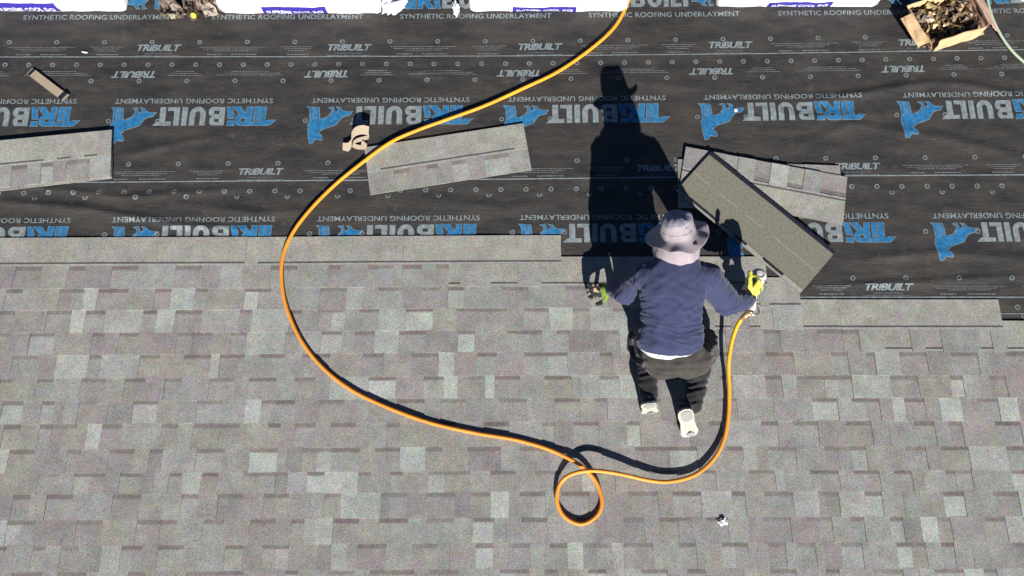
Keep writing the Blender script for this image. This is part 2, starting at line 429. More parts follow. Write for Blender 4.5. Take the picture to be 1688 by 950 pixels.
def disc(cx, cy, ro, ri, n=14):
    V, F = [], []
    for k in range(n):
        a = 2*math.pi*k/n; V += [(cx+ro*math.cos(a), cy+ro*math.sin(a), 0), (cx+ri*math.cos(a), cy+ri*math.sin(a), 0)]
    for k in range(n): F.append((2*k, 2*((k+1) % n), 2*((k+1) % n)+1, 2*k+1))
    c = len(V); V += [(cx+math.cos(a)*ri*.32, cy+math.sin(a)*ri*.32, 0) for a in [2*math.pi*j/6 for j in range(6)]]; F.append(tuple(range(c, c+6)))
    return V, F
ID = lambda u, v: (u, v)
def circle_row(si, x_start, step, py):
    it = []
    x = x_start
    while x > -330: x -= step
    while x < 2000:
        c = P(x, py); it.append((*disc(c.x, c.y, .0165, .0105), M_GREY, ID, .0002)); x += step
    place_print('nail_mark', si, it, SH[si], cell=None)['kind'] = 'stuff'
circle_row(0, 17, 78.3, 69); circle_row(0, 10, 39.2, 106)
circle_row(1, 151, 79, 132); circle_row(1, 213, 82, 267); circle_row(1, 41, 41.3, 313)
circle_row(2, 59, 83, 321.5); circle_row(2, 1405, 87, 459); circle_row(2, 1676, 43.5, 507)
circle_row(3, 1600, 87, 521)
def two(si, xs, py):
    place_print('nail_mark', si, [(*disc(P(x, py).x, P(x, py).y, .0165, .0105), M_GREY, ID, .0014) for x in xs], SH[si], cell=None)['kind'] = 'stuff'
two(1, [q+d for q in (-70, 252.5, 576, 899, 1221.5, 1550) for d in (-72, 8)], 197)
two(2, [q+d for q in (-80, 256, 593, 926.5, 1266, 1607) for d in (-82, 4)], 383)

def dashes(px0, px1, py, th, dash=.010, seed=0):
    """a line of fine print, too small to read: short word-like dashes"""
    rr = random.Random(seed); a, b = P(px0, py), P(px1, py); h = th/247/2; V, F = [], []; x = a.x
    while x < b.x:
        l = rr.uniform(.5, 2.2)*dash; l = min(l, b.x-x); k = len(V)
        V += [(x, a.y-h, 0), (x+l, a.y-h, 0), (x+l, a.y+h, 0), (x, a.y+h, 0)]; F.append((k, k+1, k+2, k+3)); x += l+rr.uniform(.25, .6)*dash
    return V, F
def small_row(si, centers, yb, yc, flip, per, capw=72, dy=1):
    s = -1 if flip else 1
    for n_, c in enumerate(centers):
        it = []
        fm = frame(c-capw/2, c+capw/2, yb, yc, flip, 1)
        def skew(u, v, fm=fm): return fm(u+.05*(v-.5), v)
        it.append((*SMALL_RAW, M_GREY, skew, 0))
        k = capw/72
        place_print('printed_name', si, it, SH[si], cell=.02)
        it = []
        base = yb
        for row, (o0, o1) in enumerate([(-22, 22), (-37, 37)]):
            it.append((*dashes(c+s*o0*k if s > 0 else c-o1*k, c+o1*k if s > 0 else c-o0*k, base+s*(4+3.6*row), 1.3, seed=n_*7+row), M_FINE, ID, 0))
        A = [(-246, -136), (-240, -150), (-222, -160)]
        for row, (o0, o1) in enumerate(A):
            q0, q1 = (c+o0*k, c+o1*k) if s > 0 else (c-o1*k, c-o0*k)
            it.append((*dashes(q0, q1, yc+s*(4.5+3*row), 1.3, seed=n_*9+row), M_FINE, ID, 0))
        for o0, o1 in ((-234, -210), (-194, -152), (-102, -66)):
            q0, q1 = (c+o0*k, c+o1*k) if s > 0 else (c-o1*k, c-o0*k)
            it.append((*dashes(q0, q1, base+s*5.5, 2.0, seed=n_*3), M_FINE, ID, 0))
        for row, (o0, o1) in enumerate([(-112, -56), (-106, -62), (-100, -68)]):
            q0, q1 = (c+o0*k, c+o1*k) if s > 0 else (c-o1*k, c-o0*k)
            it.append((*dashes(q0, q1, yc+s*(4+3.2*row), 1.3, seed=n_*5+row), M_FINE, ID, 0))
        place_print('fine_print', si, it, SH[si], cell=.08)['kind'] = 'stuff'
small_row(0, [262+313.7*i for i in range(-1, 6)], 84, 73, False, 313)
small_row(1, [222+317*i for i in range(-1, 6)], 116, 127, True, 317)
small_row(1, [430+327.6*i for i in range(-2, 5)], 286, 275, False, 328, 74)
small_row(2, [1463+346*i for i in (-1, 0, 1)], 479.5, 468, False, 346, 80)
def long_line(si, py, th):
    y = py2y(py); h = th/247/2; V, F = [], []; N = 150
    for i in range(N+1):
        x = -4.6+9.2*i/N; V += [(x, y-h, 0), (x, y+h, 0)]
    for i in range(N): F.append((2*i, 2*i+2, 2*i+3, 2*i+1))
    place_print('printed_line', si, [(V, F, M_GREY, ID, 0)], SH[si], cell=None)
long_line(0, 93.3, 1.7); long_line(1, 296, 2.0); long_line(2, 490.5, 2.0); long_line(3, 517.5, 1.3)

# ------------------------------------------------------------------ laid shingles
PAL = {'light': (.352, .368, .338), 'pale': (.306, .312, .290), 'mid': (.264, .262, .245), 'taupe': (.262, .250, .224),
       'mauve': (.254, .235, .226), 'dark': (.234, .223, .212)}
KEYS = ['light', 'pale', 'mid', 'taupe', 'mauve', 'dark']; WT = [.065, .13, .40, .17, .15, .085]
LAP = (.290, .282, .250)
def jit(c, r, a=.05):
    k = 1+r.uniform(-a, a); return tuple(x*k*(1+r.uniform(-.02, .02)) for x in c)
def pick(r): return jit(PAL[r.choices(KEYS, WT)[0]], r)
def segs(L, r):
    out = []; x = 0; tooth = r.random() < .5
    while x < L-.03:
        wd = r.choice([.09, .115, .15, .17, .20, .235]) if tooth else r.choice([.075, .10, .12, .15, .165])
        wd = min(wd, L-x)
        if L-x-wd < .05: wd = L-x
        out.append((x, x+wd, tooth)); x += wd; tooth = not tooth
    return out
SL, SD, EXPO = 1.0, .337, .146
TB, TT = .0028, .0041                                   # backing and tab thickness
def shingle_geo(Lw, D, r, h0, tilt=True):
    """local frame: x along, v up-slope from the butt edge. returns backing (verts, faces, tints) and tabs"""
    sg = segs(Lw, r)
    def zs(v): return h0*(1-v/D) if tilt else h0
    V, F, C = [], [], []
    vb = [0, .1435-.027-r.uniform(0, .004), .150, D]; vf = r.uniform(.004, .008)
    for s0, s1, tooth in sg:
        col = pick(r); band = tuple(c*.69*q for c, q in zip(PAL['mid'] if r.random() < .45 else PAL['mauve'], (1, .93, .92)))
        band = jit(band, r, .12)
        nsub = max(1, int((s1-s0)/.07)); cols = [col if r.random() < .86 else pick(r) for _ in range(nsub)]
        for j in range(nsub):
            a = s0+(s1-s0)*j/nsub; b = s0+(s1-s0)*(j+1)/nsub
            mixc = tuple(x*.55+y_*.45 for x, y_ in zip(cols[j], band))
            for (v0, v1, cc) in ((vb[0], vb[1], cols[j]), (vb[1], vb[1]+vf, mixc if not tooth else cols[j]), (vb[1]+vf, vb[2], band if not tooth else cols[j]), (vb[2], vb[3], LAP)):
                k = len(V); V += [(a, v0, zs(v0)), (b, v0, zs(v0)), (b, v1, zs(v1)), (a, v1, zs(v1))]; F.append((k, k+1, k+2, k+3)); C.append(cc)
            k = len(V); V += [(a, 0, zs(0)-TB), (b, 0, zs(0)-TB), (b, 0, zs(0)), (a, 0, zs(0))]; F.append((k, k+1, k+2, k+3)); C.append(jit(PAL['pale'], r))
    for xx in (0, Lw):
        k = len(V); V += [(xx, 0, zs(0)-TB), (xx, 0, zs(0)), (xx, D, zs(D)), (xx, D, zs(D)-TB)]; F.append((k, k+1, k+2, k+3)); C.append((.17, .16, .15))
    k = len(V); V += [(0, D, zs(D)), (Lw, D, zs(D)), (Lw, D, zs(D)-TB), (0, D, zs(D)-TB)]; F.append((k, k+1, k+2, k+3)); C.append((.12, .11, .10))
    tabs = []
    for s0, s1, tooth in sg:
        if not tooth: continue
        fl = r.uniform(0, .006); a0, b0 = s0+fl, s1-fl
        if s0 == 0: a0 = 0
        if s1 == Lw: b0 = Lw
        vt = .1475; tcol = pick(r); T = [(a0, 0), (b0, 0), (s1, vt), (s0, vt)]
        if r.random() < .3 and b0-a0 > .12:
            m_ = r.uniform(.35, .65); mm = a0+(b0-a0)*m_; c2 = pick(r)
            quads = [((a0, mm, mm, s0), tcol), ((mm, b0, s1, mm), c2)]
        else: quads = [((a0, b0, s1, s0), tcol)]
        TV, TF, TC = [], [], []
        for (p0, p1, p2, p3), cc in quads:
            k = len(TV); q = [(p0, 0), (p1, 0), (p2, vt), (p3, vt)]
            TV += [(x, v, zs(v)+TT) for x, v in q]+[(x, v, zs(v)-.0004) for x, v in q]
            TF += [(k, k+1, k+2, k+3), (k+4, k+5, k+1, k), (k+1, k+5, k+6, k+2), (k+4, k, k+3, k+7), (k+3, k+2, k+6, k+7)]
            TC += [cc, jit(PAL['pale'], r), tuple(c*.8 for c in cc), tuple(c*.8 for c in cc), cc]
        tabs.append((TV, TF, TC))
    return (V, F, C), tabs, sg
def lap_cover(Lw, D, h0, tilt, r, sg):
    """the smooth nailing zone that shows on a shingle no other course covers"""
    def zs(v): return (h0*(1-v/D) if tilt else h0)
    V, F, C = [], [], []
    N = 12; v0, v1, v2 = .1478, .160, .172
    for i in range(N):
        a, b = Lw*i/N, Lw*(i+1)/N; lc = jit(LAP, r, .04)
        for (p, q, cc) in ((v0, v1, jit(PAL['pale'], r, .05)), (v1, v2, (.095, .088, .085) if r.random() < .94 else LAP), (v2, D, lc)):
            k = len(V); z = TT+.0002
            V += [(a, p, zs(p)+z), (b, p, zs(p)+z), (b, q, zs(q)+z), (a, q, zs(q)+z)]; F.append((k, k+1, k+2, k+3)); C.append(cc)
    for x0, y0, x1, y1 in ((0, v0, Lw, v0), (0, D, Lw, D), (0, v0, 0, D), (Lw, v0, Lw, D)):
        k = len(V); V += [(x0, y0, zs(y0)-.0004), (x1, y1, zs(y1)-.0004), (x1, y1, zs(y1)+TT+.0002), (x0, y0, zs(y0)+TT+.0002)]
        F.append((k, k+1, k+2, k+3)); C.append((.2, .19, .17))
    return V, F, C
BUTT = [472.5, 508, 544.5, 581, 619.5, 656.5, 694.5, 736, 775.5, 810, 852, 894, 937, 980, 1024]
ENDX = [925, 1262, 1317, 1648, 2050]
field = empty('shingle_courses', P(844, 700), kind='structure')
Z0 = .0075
nsh = 0
for k, pb in enumerate(BUTT):
    yb = py2y(pb); ylim = P(-60, pb).x-.05, P(1748, pb).x+.05
    if k < 4:
        right = P(ENDX[k], pb-(60 if k != 3 else 60)).x
        if k == 0: right = P(925, 420).x
        starts = []; x = right
        while x > ylim[0]: x -= SL+.0015; starts.append(x)
    else:
        off = ((k*0.347) % 1.0); starts = []; x = ylim[0]-off
        while x < ylim[1]: starts.append(x); x += SL+.0015
    nexty = (py2y(BUTT[k-1])-yb) if k else EXPO
    for x0 in starts:
        if x0+SL < ylim[0]: continue
        r = random.Random(k*977+int(round(x0*1000)))
        h0 = .0092
        (V, F, C), tabs, sg = shingle_geo(SL, SD, r, h0)
        sc = nexty/.1435 if k else 1.0
        dyr = r.uniform(-.0012, .0012); tl = r.uniform(-.0012, .0012)
        def X(p, x0=x0, yb=yb, sc=sc):
            x = x0+p[0]; v = p[1]*sc if p[1] < .16 else .16*sc+(p[1]-.16)
            y = yb+dyr+tl*p[0]+v
            return Vector((x, y+bend(x, yb+.05), Z0+p[2]))
        cx = X((SL/2, SD/2, 0)); cx.z = Z0
        s = mesh('shingle', [X(p) for p in V], F, MG, field, origin=cx, tint=C); nsh += 1
        for TV, TF, TC in tabs:
            vv = [X(p) for p in TV]; c = sum(vv, Vector())/len(vv)
            if c.x < ylim[0]-.1 or c.x > ylim[1]+.1: continue
            mesh('shingle_tab', vv, TF, MG, s, origin=c, tint=TC)
        need = k == 0 or (k in (1, 2, 3, 4) and x0+SL > P(ENDX[k-1], pb).x-.1)
        if need:
            LV, LF, LC = lap_cover(SL, SD, h0, True, r, sg)
            vv = [X(p) for p in LV]; c = sum(vv, Vector())/len(vv)
            mesh('nailing_zone', vv, LF, MG, s, origin=c, tint=LC)
# rest of the finished roof outside the photograph
rv, rf, rt = [], [], []
rr = random.Random(5)
yy0 = py2y(BUTT[-1]); rows = int((yy0-eave_y)/.144)+1
for sx in (0, 1, 2):
    for j in range(60):
        y1 = yy0-.144*j if sx == 0 else py2y(540)-.144*j
        if y1 < eave_y+.02: break
        xa, xb = [(-6, 6), (-6, None), (None, 6)][sx]
        pyr = to_px(Vector((0, y1-.144, 0)))[1]
        xl = P(-60, pyr).x-1.1; xr = P(1748, pyr).x+1.1
        if sx == 1: xb = xl
        if sx == 2: xa = xr
        if sx and y1 < yy0-.1: continue
        x = xa
        while x < xb-.01:
            wd = min(rr.choice([.09, .12, .15, .2]), xb-x); kk = len(rv)
            rv += [(x, y1-.15, .017), (x+wd, y1-.15, .017), (x+wd, y1, .012), (x, y1, .012), (x, y1-.15, .008), (x+wd, y1-.15, .008)]
            rf += [(kk, kk+1, kk+2, kk+3), (kk+4, kk+5, kk+1, kk)]; c_ = pick(rr); rt += [c_, c_]; x += wd
o = mesh('shingle', rv, rf, MG, field, origin=(0, -2.6, .01), tint=rt); o['kind'] = 'stuff'

# ------------------------------------------------------------------ organic shapes: ellipsoids fused by a voxel remesh
def ico(sub=2):
    bm = bmesh.new(); bmesh.ops.create_icosphere(bm, subdivisions=sub, radius=1)
    v = [x.co.copy() for x in bm.verts]; f = [tuple(q.index for q in p.verts) for p in bm.faces]; bm.free(); return v, f
ICO2 = ico(2)
def blob(c, ax):                                       # ax: three axis vectors scaled by their radii
    M = Matrix((ax[0], ax[1], ax[2])).transposed(); return [Vector(c)+M @ v for v in ICO2[0]], ICO2[1]
def chain(st, step=.35, lat=None):
    """st: list of (point, ra, rb) ; ra across (towards lat), rb along the third axis. joined into a smooth limb"""
    out = []
    for (p, a0, b0), (q, a1, b1) in zip(st[:-1], st[1:]):
        d = (q-p); L = d.length; s = d.normalized() if L > 1e-6 else Vector((0, 0, 1))
        l = (lat if lat is not None else Vector((1, 0, 0))); l = (l-s*l.dot(s))
        l = l.normalized() if l.length > 1e-3 else s.orthogonal().normalized()
        n_ = s.cross(l); k = max(2, int(L/(min(a0, b0, a1, b1)*step))+1)
        for i in range(k+1):
            t = i/k; a = a0+(a1-a0)*t; b = b0+(b1-b0)*t; m_ = min(a, b)
            out.append(blob(p+d*t, (l*a, s*m_, n_*b)))
    return merge(*out)
def fuse(name, geo, voxel, smooth=3, disp=None, material=None, parent=None, origin=None, mats=None, midfn=None, dec=None):
    V, F = geo
    me = bpy.data.meshes.new('tmp'); me.from_pydata([tuple(v) for v in V], [], F)
    o = bpy.data.objects.new('tmp', me); COL.objects.link(o)
    m = o.modifiers.new('r', 'REMESH'); m.mode = 'VOXEL'; m.voxel_size = voxel
    m2 = o.modifiers.new('s', 'SMOOTH'); m2.factor = .5; m2.iterations = smooth
    e = evaluated(o); bpy.data.objects.remove(o)
    vs = [v.co.copy() for v in e.vertices]; ns = [v.normal.copy() for v in e.vertices]; fs = [tuple(p.vertices) for p in e.polygons]
    if disp: vs = [v+n_*disp(v, n_) for v, n_ in zip(vs, ns)]
    mi = None
    if midfn:
        mi = [midfn(sum((vs[k] for k in f), Vector())/len(f)) for f in fs]
    c = Vector(origin) if origin is not None else sum(vs, Vector())/len(vs)
    return mesh(name, vs, fs, material, parent, smooth=True, origin=c, mats=mats, midx=mi)

# ------------------------------------------------------------------ materials of the objects
def cloth(name, c, var=.08, vs=30, bump=.35, bs=500, rough=.9): return mat(name, c, rough, .15, bump=bump, bscale=bs, var=var, vscale=vs, sheen=.15)
M_SHIRT = cloth('navy jersey cloth', (.038, .045, .096), .10, 14)
M_UNDER = cloth('white undershirt cloth', (.72, .68, .72))
M_TROUS = cloth('dark brown work trousers', (.050, .044, .039), .28, 16)
M_LEG = cloth('black trouser legs with grey wear', (.028, .027, .030), .45, 22)
M_HAT = cloth('washed mauve hat cotton', (.335, .285, .305), .12, 20)
M_HATSHADE = cloth('hat cotton in painted shade', (.22, .215, .27), .14, 26)  # crown top turned from the sun: its bluish shade is put into the colour
M_SKIN = mat('tanned skin', (.36, .20, .13), .55, .35, var=.06, vscale=20)
M_SOLE = cloth('pale grey shoe sole rubber', (.43, .41, .345), .22, 30, rough=.7)
M_SOLEG = cloth('grey shoe sole rubber', (.26, .26, .245), .12, 40, rough=.7)
M_SHOE = cloth('dark shoe mesh', (.07, .07, .075), .2, 60)
M_GLY = cloth('yellow glove cloth', (.70, .66, .10), .16, 30)
M_GLG = cloth('green glove cloth', (.16, .24, .035), .2, 40)
M_GLB = cloth('black glove coating', (.018, .019, .026), .2, 40, rough=.5)
M_GLT = cloth('tan glove leather', (.42, .30, .20), .2, 40)
M_BLACK = mat('black rubber', (.02, .02, .022), .5, .4)
M_HOSE = mat('orange hose rubber', (.84, .28, .025), .50, .4, var=.12, vscale=7, attr='tint')
M_BRASS = mat('worn brass', (.62, .38, .20), .38, .5, metal=.7, var=.2, vscale=90)
M_GUNW = mat('pale grey gun housing', (.66, .62, .62), .42, .5, var=.06, vscale=40)
M_GUND = mat('dark grey gun metal', (.10, .10, .11), .4, .5, metal=.5)
M_STEEL = mat('bright steel', (.55, .53, .5), .3, .5, metal=.9)
M_CARD = mat('corrugated cardboard', (.56, .385, .215), .9, .15, var=.10, vscale=20, bump=.2, bscale=120)
M_CARDP = mat('printed pinkish cardboard', (.50, .335, .25), .85, .2, var=.10, vscale=20)
M_TAN = mat('tan felt strip', (.35, .285, .205), .9, .15, var=.10, vscale=60, bump=.3, bscale=300)
M_ASPH = mat('dark asphalt backing', (.018, .016, .026), .6, .3, var=.6, vscale=90)
M_BACK = mat('olive shingle back sand', (.188, .180, .142), .95, .1, var=.20, vscale=70, bump=.4, bscale=300)
M_SEAM = mat('pale release seam', (.42, .40, .30), .8, .2)
M_PLAST = mat('white bundle wrap film', (.80, .78, .80), .35, .5, var=.03, vscale=12)
M_INDIGO = mat('indigo label ink', (.040, .030, .30), .35, .5)
M_LABW = mat('white label ink', (.80, .80, .84), .4, .4)
M_PINK = mat('pink label ink', (.62, .25, .34), .4, .4)
M_KRAFT = mat('crumpled brown wrapping', (.19, .15, .115), .8, .2, var=.35, vscale=18)
M_COPPER = mat('coppery nail coils', (.36, .25, .15), .42, .5, metal=.45, var=.5, vscale=45)
M_GREENH = mat('pale green hose plastic', (.42, .50, .36), .4, .5)

# ------------------------------------------------------------------ hoses
def hose(name, pts, rad, material, n=14, seg=12, cut=None, **k):
    path = catmull([P(*p) for p in pts], n)
    V, F = tube(path, rad, seg)
    mi = None; tint = None
    if cut is not None:
        tint = []
        for f in F:
            q = f[0]//seg/n; k_ = float(np.interp(q, [0, 6, 11, 15, 20, 30, 36, cut-2, cut+1, cut+5], [.40, .38, .36, .2, .05, .08, .2, .1, .7, 1]))
            tint.append(tuple(a_*(1-k_)+b_*k_ for a_, b_ in zip((.83, .265, .030), (.87, .50, .015))))
    o = mesh(name, V, F, material, smooth=True, origin=P(pts[len(pts)//2][0], pts[len(pts)//2][1], 0), mats=[material], tint=tint)
    tag(o, **k); return o
zl = .021
HP = [(1046,-60,.035),(1042,-20,.035),(1032,12,.032),(1012,46,.030),(975,80,.022),(920,118,.020),(862,146,.020),(800,174,.022),(740,196,.024),(690,214,.027),(645,234,.029),
      (600,266,.030),(553,304,.022),(512,345,.026),(482,385,.030),(466,425,.030),(465,470,.030),(474,512,.030),(497,562,.029),(532,606,.029),(580,643,.030),
      (640,672,.030),(710,697,.029),(785,714,.028),(850,725,.029),(905,741,.033),(945,760,.048),(968,777,.048),(985,800,.038),(992,830,.036),(982,852,.033),(957,864,.032),(930,851,.034),
      (918,825,.040),(923,798,.052),(942,782,.076),(975,776,.096),(1020,781,.082),(1070,792,.062),(1105,794,.051),(1145,783,.042),(1176,757,.044),(1194,722,.042),
      (1201,680,.048),(1202,640,.062),(1201,600,.085),(1206,565,.11),(1214,540,.13),(1222,526,.145)]
hs = hose('air_hose', HP, .0118, M_HOSE, cut=44, label='long orange air hose looping across the roof from the top edge to the nail gun', cat='air hose')
hose('thin_hose', [(1625,-60,.10),(1626,-25,.08),(1628,0,.06),(1636,30,.045),(1652,62,.030),(1672,88,.022),(1700,112,.02),(1735,138,.02),(1790,160,.02)], .0085, M_GREENH,
     label='pale green thin hose curving past the right side of the cardboard box', cat='hose')

# ------------------------------------------------------------------ loose shingles
def loose(px, py, ang, z, label, seed, up=False, Lw=1.04, D=.335, flipped=False, tilt=0, curl=0.0):
    """centre pixel, angle in degrees (0 = tabs towards the eave)"""
    c = P(px, py, z); r = random.Random(seed)
    M = Matrix.Translation(c) @ Matrix.Rotation(R(ang), 4, 'Z') @ Matrix.Rotation(tilt, 4, 'X')
    def X(p):
        x, v, zz = p[0]-Lw/2, p[1]-D/2, p[2]
        zz += curl*((x/(Lw/2))**2)
        if flipped: x = -x; zz = -zz
        return M @ Vector((x, v, zz))
    root = empty('loose_shingle', c, 0, label=label, cat='shingle')
    (V, F, C), tabs, sg = shingle_geo(Lw, D, r, 0.0, tilt=False)
    if flipped:
        V, F, mi = [], [], []
        N = 14; out = []
        edges = [0, D*.075, D*.56, D*.566, D]; ms = [0, 1, 2, 1]
        for i in range(N):
            a, b = Lw*i/N, Lw*(i+1)/N
            for j in range(4):
                k = len(V); V += [(a, edges[j], 0), (b, edges[j], 0), (b, edges[j+1], 0), (a, edges[j+1], 0)]; F.append((k, k+1, k+2, k+3)); mi.append(ms[j] if not (j == 2 and r.random() < .12) else 1)
        k = len(V)
        V += [(0, 0, .006), (Lw, 0, .006), (Lw, D, .006), (0, D, .006), (0, 0, .0002), (Lw, 0, .0002), (Lw, D, .0002), (0, D, .0002)]
        for a, b in ((0, 1), (1, 2), (2, 3), (3, 0)): F.append((k+a, k+b, k+b+4, k+a+4)); mi.append(0)
        F.append((k, k+1, k+2, k+3)); mi.append(1)
        mesh('backing', [X(p) for p in V], F, None, root, origin=c, mats=[M_ASPH, M_BACK, M_SEAM], midx=mi)
        tabs_ = [t for t in tabs]
        # tab butts past the long edge, blackened to stand for the broken shadow line
        for s0, s1, tooth in sg:
            if tooth:
                v, f = box(s0+.012, s1-.012, D-.001, D+.016, .0005, .006)
                mesh('shingle_tab', [X(p) for p in v], f, M_ASPH, root, origin=X(((s0+s1)/2, D, .003)))
        return root
    lip = [(0, D, 0), (Lw, D, 0), (Lw, D, -TB), (0, D, -TB)]
    mesh('backing', [X(p) for p in V], F, MG, root, origin=c, tint=C)
    for TV, TF, TC in tabs:
        vv = [X(p) for p in TV]; mesh('shingle_tab', vv, TF, MG, root, origin=sum(vv, Vector())/len(vv), tint=TC)
    LV, LF, LC = lap_cover(Lw, D, 0.0, False, r, sg)
    mesh('nailing_zone', [X(p) for p in LV], LF, MG, root, origin=c, tint=LC)
    return root
loose(52, 270, 7.0, .018, 'undermost grey shingle at the left edge of the photo, only its upper rim showing', 3, Lw=1.05)
loose(50, 266, 6.0, .030, 'upper grey shingle of the pair at the left edge, tabs facing down', 4, Lw=1.05)
loose(738, 262, 9.4, .014, 'single grey shingle lying alone on the underlayment under the orange hose', 8, Lw=1.06)
loose(1252, 308, 177.5, .014, 'bottom shingle of the pile right of the hat, its pale tabs along the upper edge', 21, Lw=1.06)
loose(1258, 306, 168.5, .026, 'tilted middle shingle of the pile, tabs up and lapped under the olive one', 24, Lw=1.06)
loose(1241.5, 367.5, 137.6, .030, 'shingle almost hidden below the olive upside down one, thin rim showing', 31, Lw=1.0)
loose(1247, 361.5, 180-42.5, .048, 'upside down shingle on the pile, olive back up with a black edge strip', 35, Lw=1.0, flipped=True)

def strip(name, pts, width, thick, material, wob=0.0, parent=None, widthvec=None, **k):
    """bent ribbon with thickness: pts in roof coordinates"""
    path = catmull(pts, 8); V, F = [], []; N = len(path)
    for i, p in enumerate(path):
        t = (path[min(i+1, N-1)]-path[max(i-1, 0)]).normalized()
        wv = widthvec if widthvec is not None else Vector((0, 0, 1)).cross(t).normalized()
        n_ = t.cross(wv).normalized(); hw = wv*width/2
        V += [p-hw+n_*thick/2, p+hw+n_*thick/2, p+hw-n_*thick/2, p-hw-n_*thick/2]
    for i in range(N-1):
        a = 4*i
        for j in range(4): F.append((a+j, a+(j+1) % 4, a+4+(j+1) % 4, a+4+j))
    F += [(0, 3, 2, 1), (4*N-4, 4*N-3, 4*N-2, 4*N-1)]
    o = mesh(name, V, F, material, parent, smooth=False, origin=path[N//2]); tag(o, **k); return o
# narrow offcut at the left
c = empty('shingle_offcut', P(77, 138, 0), label='narrow tan offcut with black ends lying slantwise near the left edge', cat='offcut')
strip('strip_body', [P(49,117,.016), P(62,127,.020), P(92,150,.018), P(102,157,.016)], .056, .004, M_TAN, parent=c)
strip('strip_end', [P(101,155.5,.020), P(106,159.5,.020)], .060, .006, M_ASPH, parent=c)
strip('strip_end', [P(50,118,.022), P(53,120.5,.022)], .050, .004, M_ASPH, parent=c)
strip('strip_tip', [P(106,159,.016), P(109,161.5,.018)], .056, .004, M_TAN, parent=c)
# curled offcut next to the single shingle
c = empty('curled_offcut', P(590, 225, 0), label='curled tan offcuts standing up left of the single grey shingle', cat='offcut')
wv = (Vector((.12, .62, .60))).normalized()
strip('curl', [P(565,243,.016), P(574,242.5,.024), P(579,236,.045), P(580,225,.065), P(586,217,.075), P(597,214,.07), P(608,216,.06)], .062, .004, M_TAN, parent=c, widthvec=wv)
strip('curl', [P(608,226,.03), P(598,229,.045), P(586,233,.04), P(582,239,.025), P(592,243,.02), P(604,242,.03), P(596,235,.045)], .03, .004, M_TAN, parent=c, widthvec=Vector((.25, .75, .45)).normalized())

# ------------------------------------------------------------------ crumpled things
def crumple(name, px, py, z, sx, sy, sz, material, seed, parent=None, rot=0, sub=3, amp=.45, **k):
    r = random.Random(seed); V0, F0 = ico(sub); off = Vector((r.uniform(0, 50), r.uniform(0, 50), 0)); V = []
    M = Matrix.Translation(P(px, py, z)) @ Matrix.Rotation(R(rot), 4, 'Z')
    for v in V0:
        nz = mnoise.noise(v*1.6+off)*amp*1.3+abs(mnoise.noise(v*3.6+off))*amp*1.2-abs(mnoise.noise(v*6.1+off))*amp*.7
        q = v*(1+nz); p = M @ Vector((q.x*sx, q.y*sy, q.z*sz)); p.z = max(p.z, .0095+.002*(1+v.x)); V.append(p)
    o = mesh(name, V, F0, material, parent, smooth=False, origin=P(px, py, 0)); tag(o, **k); return o
crumple('plastic_scrap', 650, 9, .045, .075, .055, .04, M_PLAST, 5, label='crumpled white film scrap at the right end of the second bundle', cat='plastic scrap', rot=30, amp=.6)
crumple('plastic_scrap', 752, 13, .03, .022, .045, .03, M_PLAST, 9, label='small white film scrap just left of the third bundle', cat='plastic scrap', rot=15, amp=.6)
crumple('paper_scrap', 140, 86.5, .012, .022, .006, .004, M_PLAST, 12, label='tiny white paper chip above the tan offcut at left', cat='paper scrap', rot=-8, amp=.2)
crumple('paper_scrap', 1191, 859, .020, .026, .018, .013, M_PLAST, 15, label='white paper scrap on the laid shingles below the worker', cat='paper scrap', amp=.8)
crumple('paper_scrap', 1213, 182, .012, .010, .010, .006, M_PLAST, 17, label='tiny white speck on the print above the shingle pile', cat='paper scrap')
# brown wrapping heap with a cord and a yellow ball
hp = empty('wrapping_heap', P(315, 8, 0), label='heap of crumpled brown wrapping between the first two white bundles', cat='wrapping')
def leafy(px, py, seed, s, m_):
    r = random.Random(seed); V, F = [], []; n = 6
    M = Matrix.Translation(P(px, py, .03+r.random()*.03)) @ Euler((r.uniform(-.9, .9), r.uniform(-.9, .9), r.uniform(0, 6))).to_matrix().to_4x4()
    o1 = r.uniform(0, 90)
    for i in range(n+1):
        for j in range(n+1):
            u, v = i/n-.5, j/n-.5; q = Vector((u, v*.62, .30*mnoise.noise(Vector((u*3+o1, v*3, 0)))+.16*abs(mnoise.noise(Vector((u*7+o1, v*7, 4))))))*s
            p = M @ q; p.z = max(p.z, .010+.003*abs(u)); V.append(p)
    for i in range(n):
        for j in range(n): a = i*(n+1)+j; F.append((a, a+1, a+n+2, a+n+1))
    k = len(V); V2 = V+[v-Vector((0, 0, .0015)) for v in V]; F2 = F+[tuple(reversed([q+k for q in f])) for f in F]
    return mesh('crumpled_sheet', V2, F2, m_, hp, origin=P(px, py, .03))
M_KR2 = mat('pale crumpled wrapping', (.34, .29, .235), .8, .2, var=.3, vscale=18); M_KR3 = mat('dark crumpled wrapping', (.085, .065, .055), .8, .2, var=.35, vscale=18)
for i, (a, b, s_, m_) in enumerate([(278,4,.20,M_KRAFT),(300,2,.24,M_KRAFT),(330,0,.24,M_KRAFT),(352,2,.18,M_KRAFT),(275,20,.11,M_KRAFT),(292,14,.12,M_KR2),(343,12,.14,M_KR2),
        (318,10,.18,M_KR3),(285,-8,.2,M_KR3),(340,-10,.24,M_KRAFT),(300,22,.10,M_KRAFT),(360,-2,.15,M_KR3),(284,27,.05,M_KR2),(346,20,.07,M_KRAFT)]):
    leafy(a, b, 40+i, s_, m_)
cb = empty('yellow_ball', P(319, 25, 0), label='small yellow ball on a black cord below the brown wrapping heap', cat='ball')
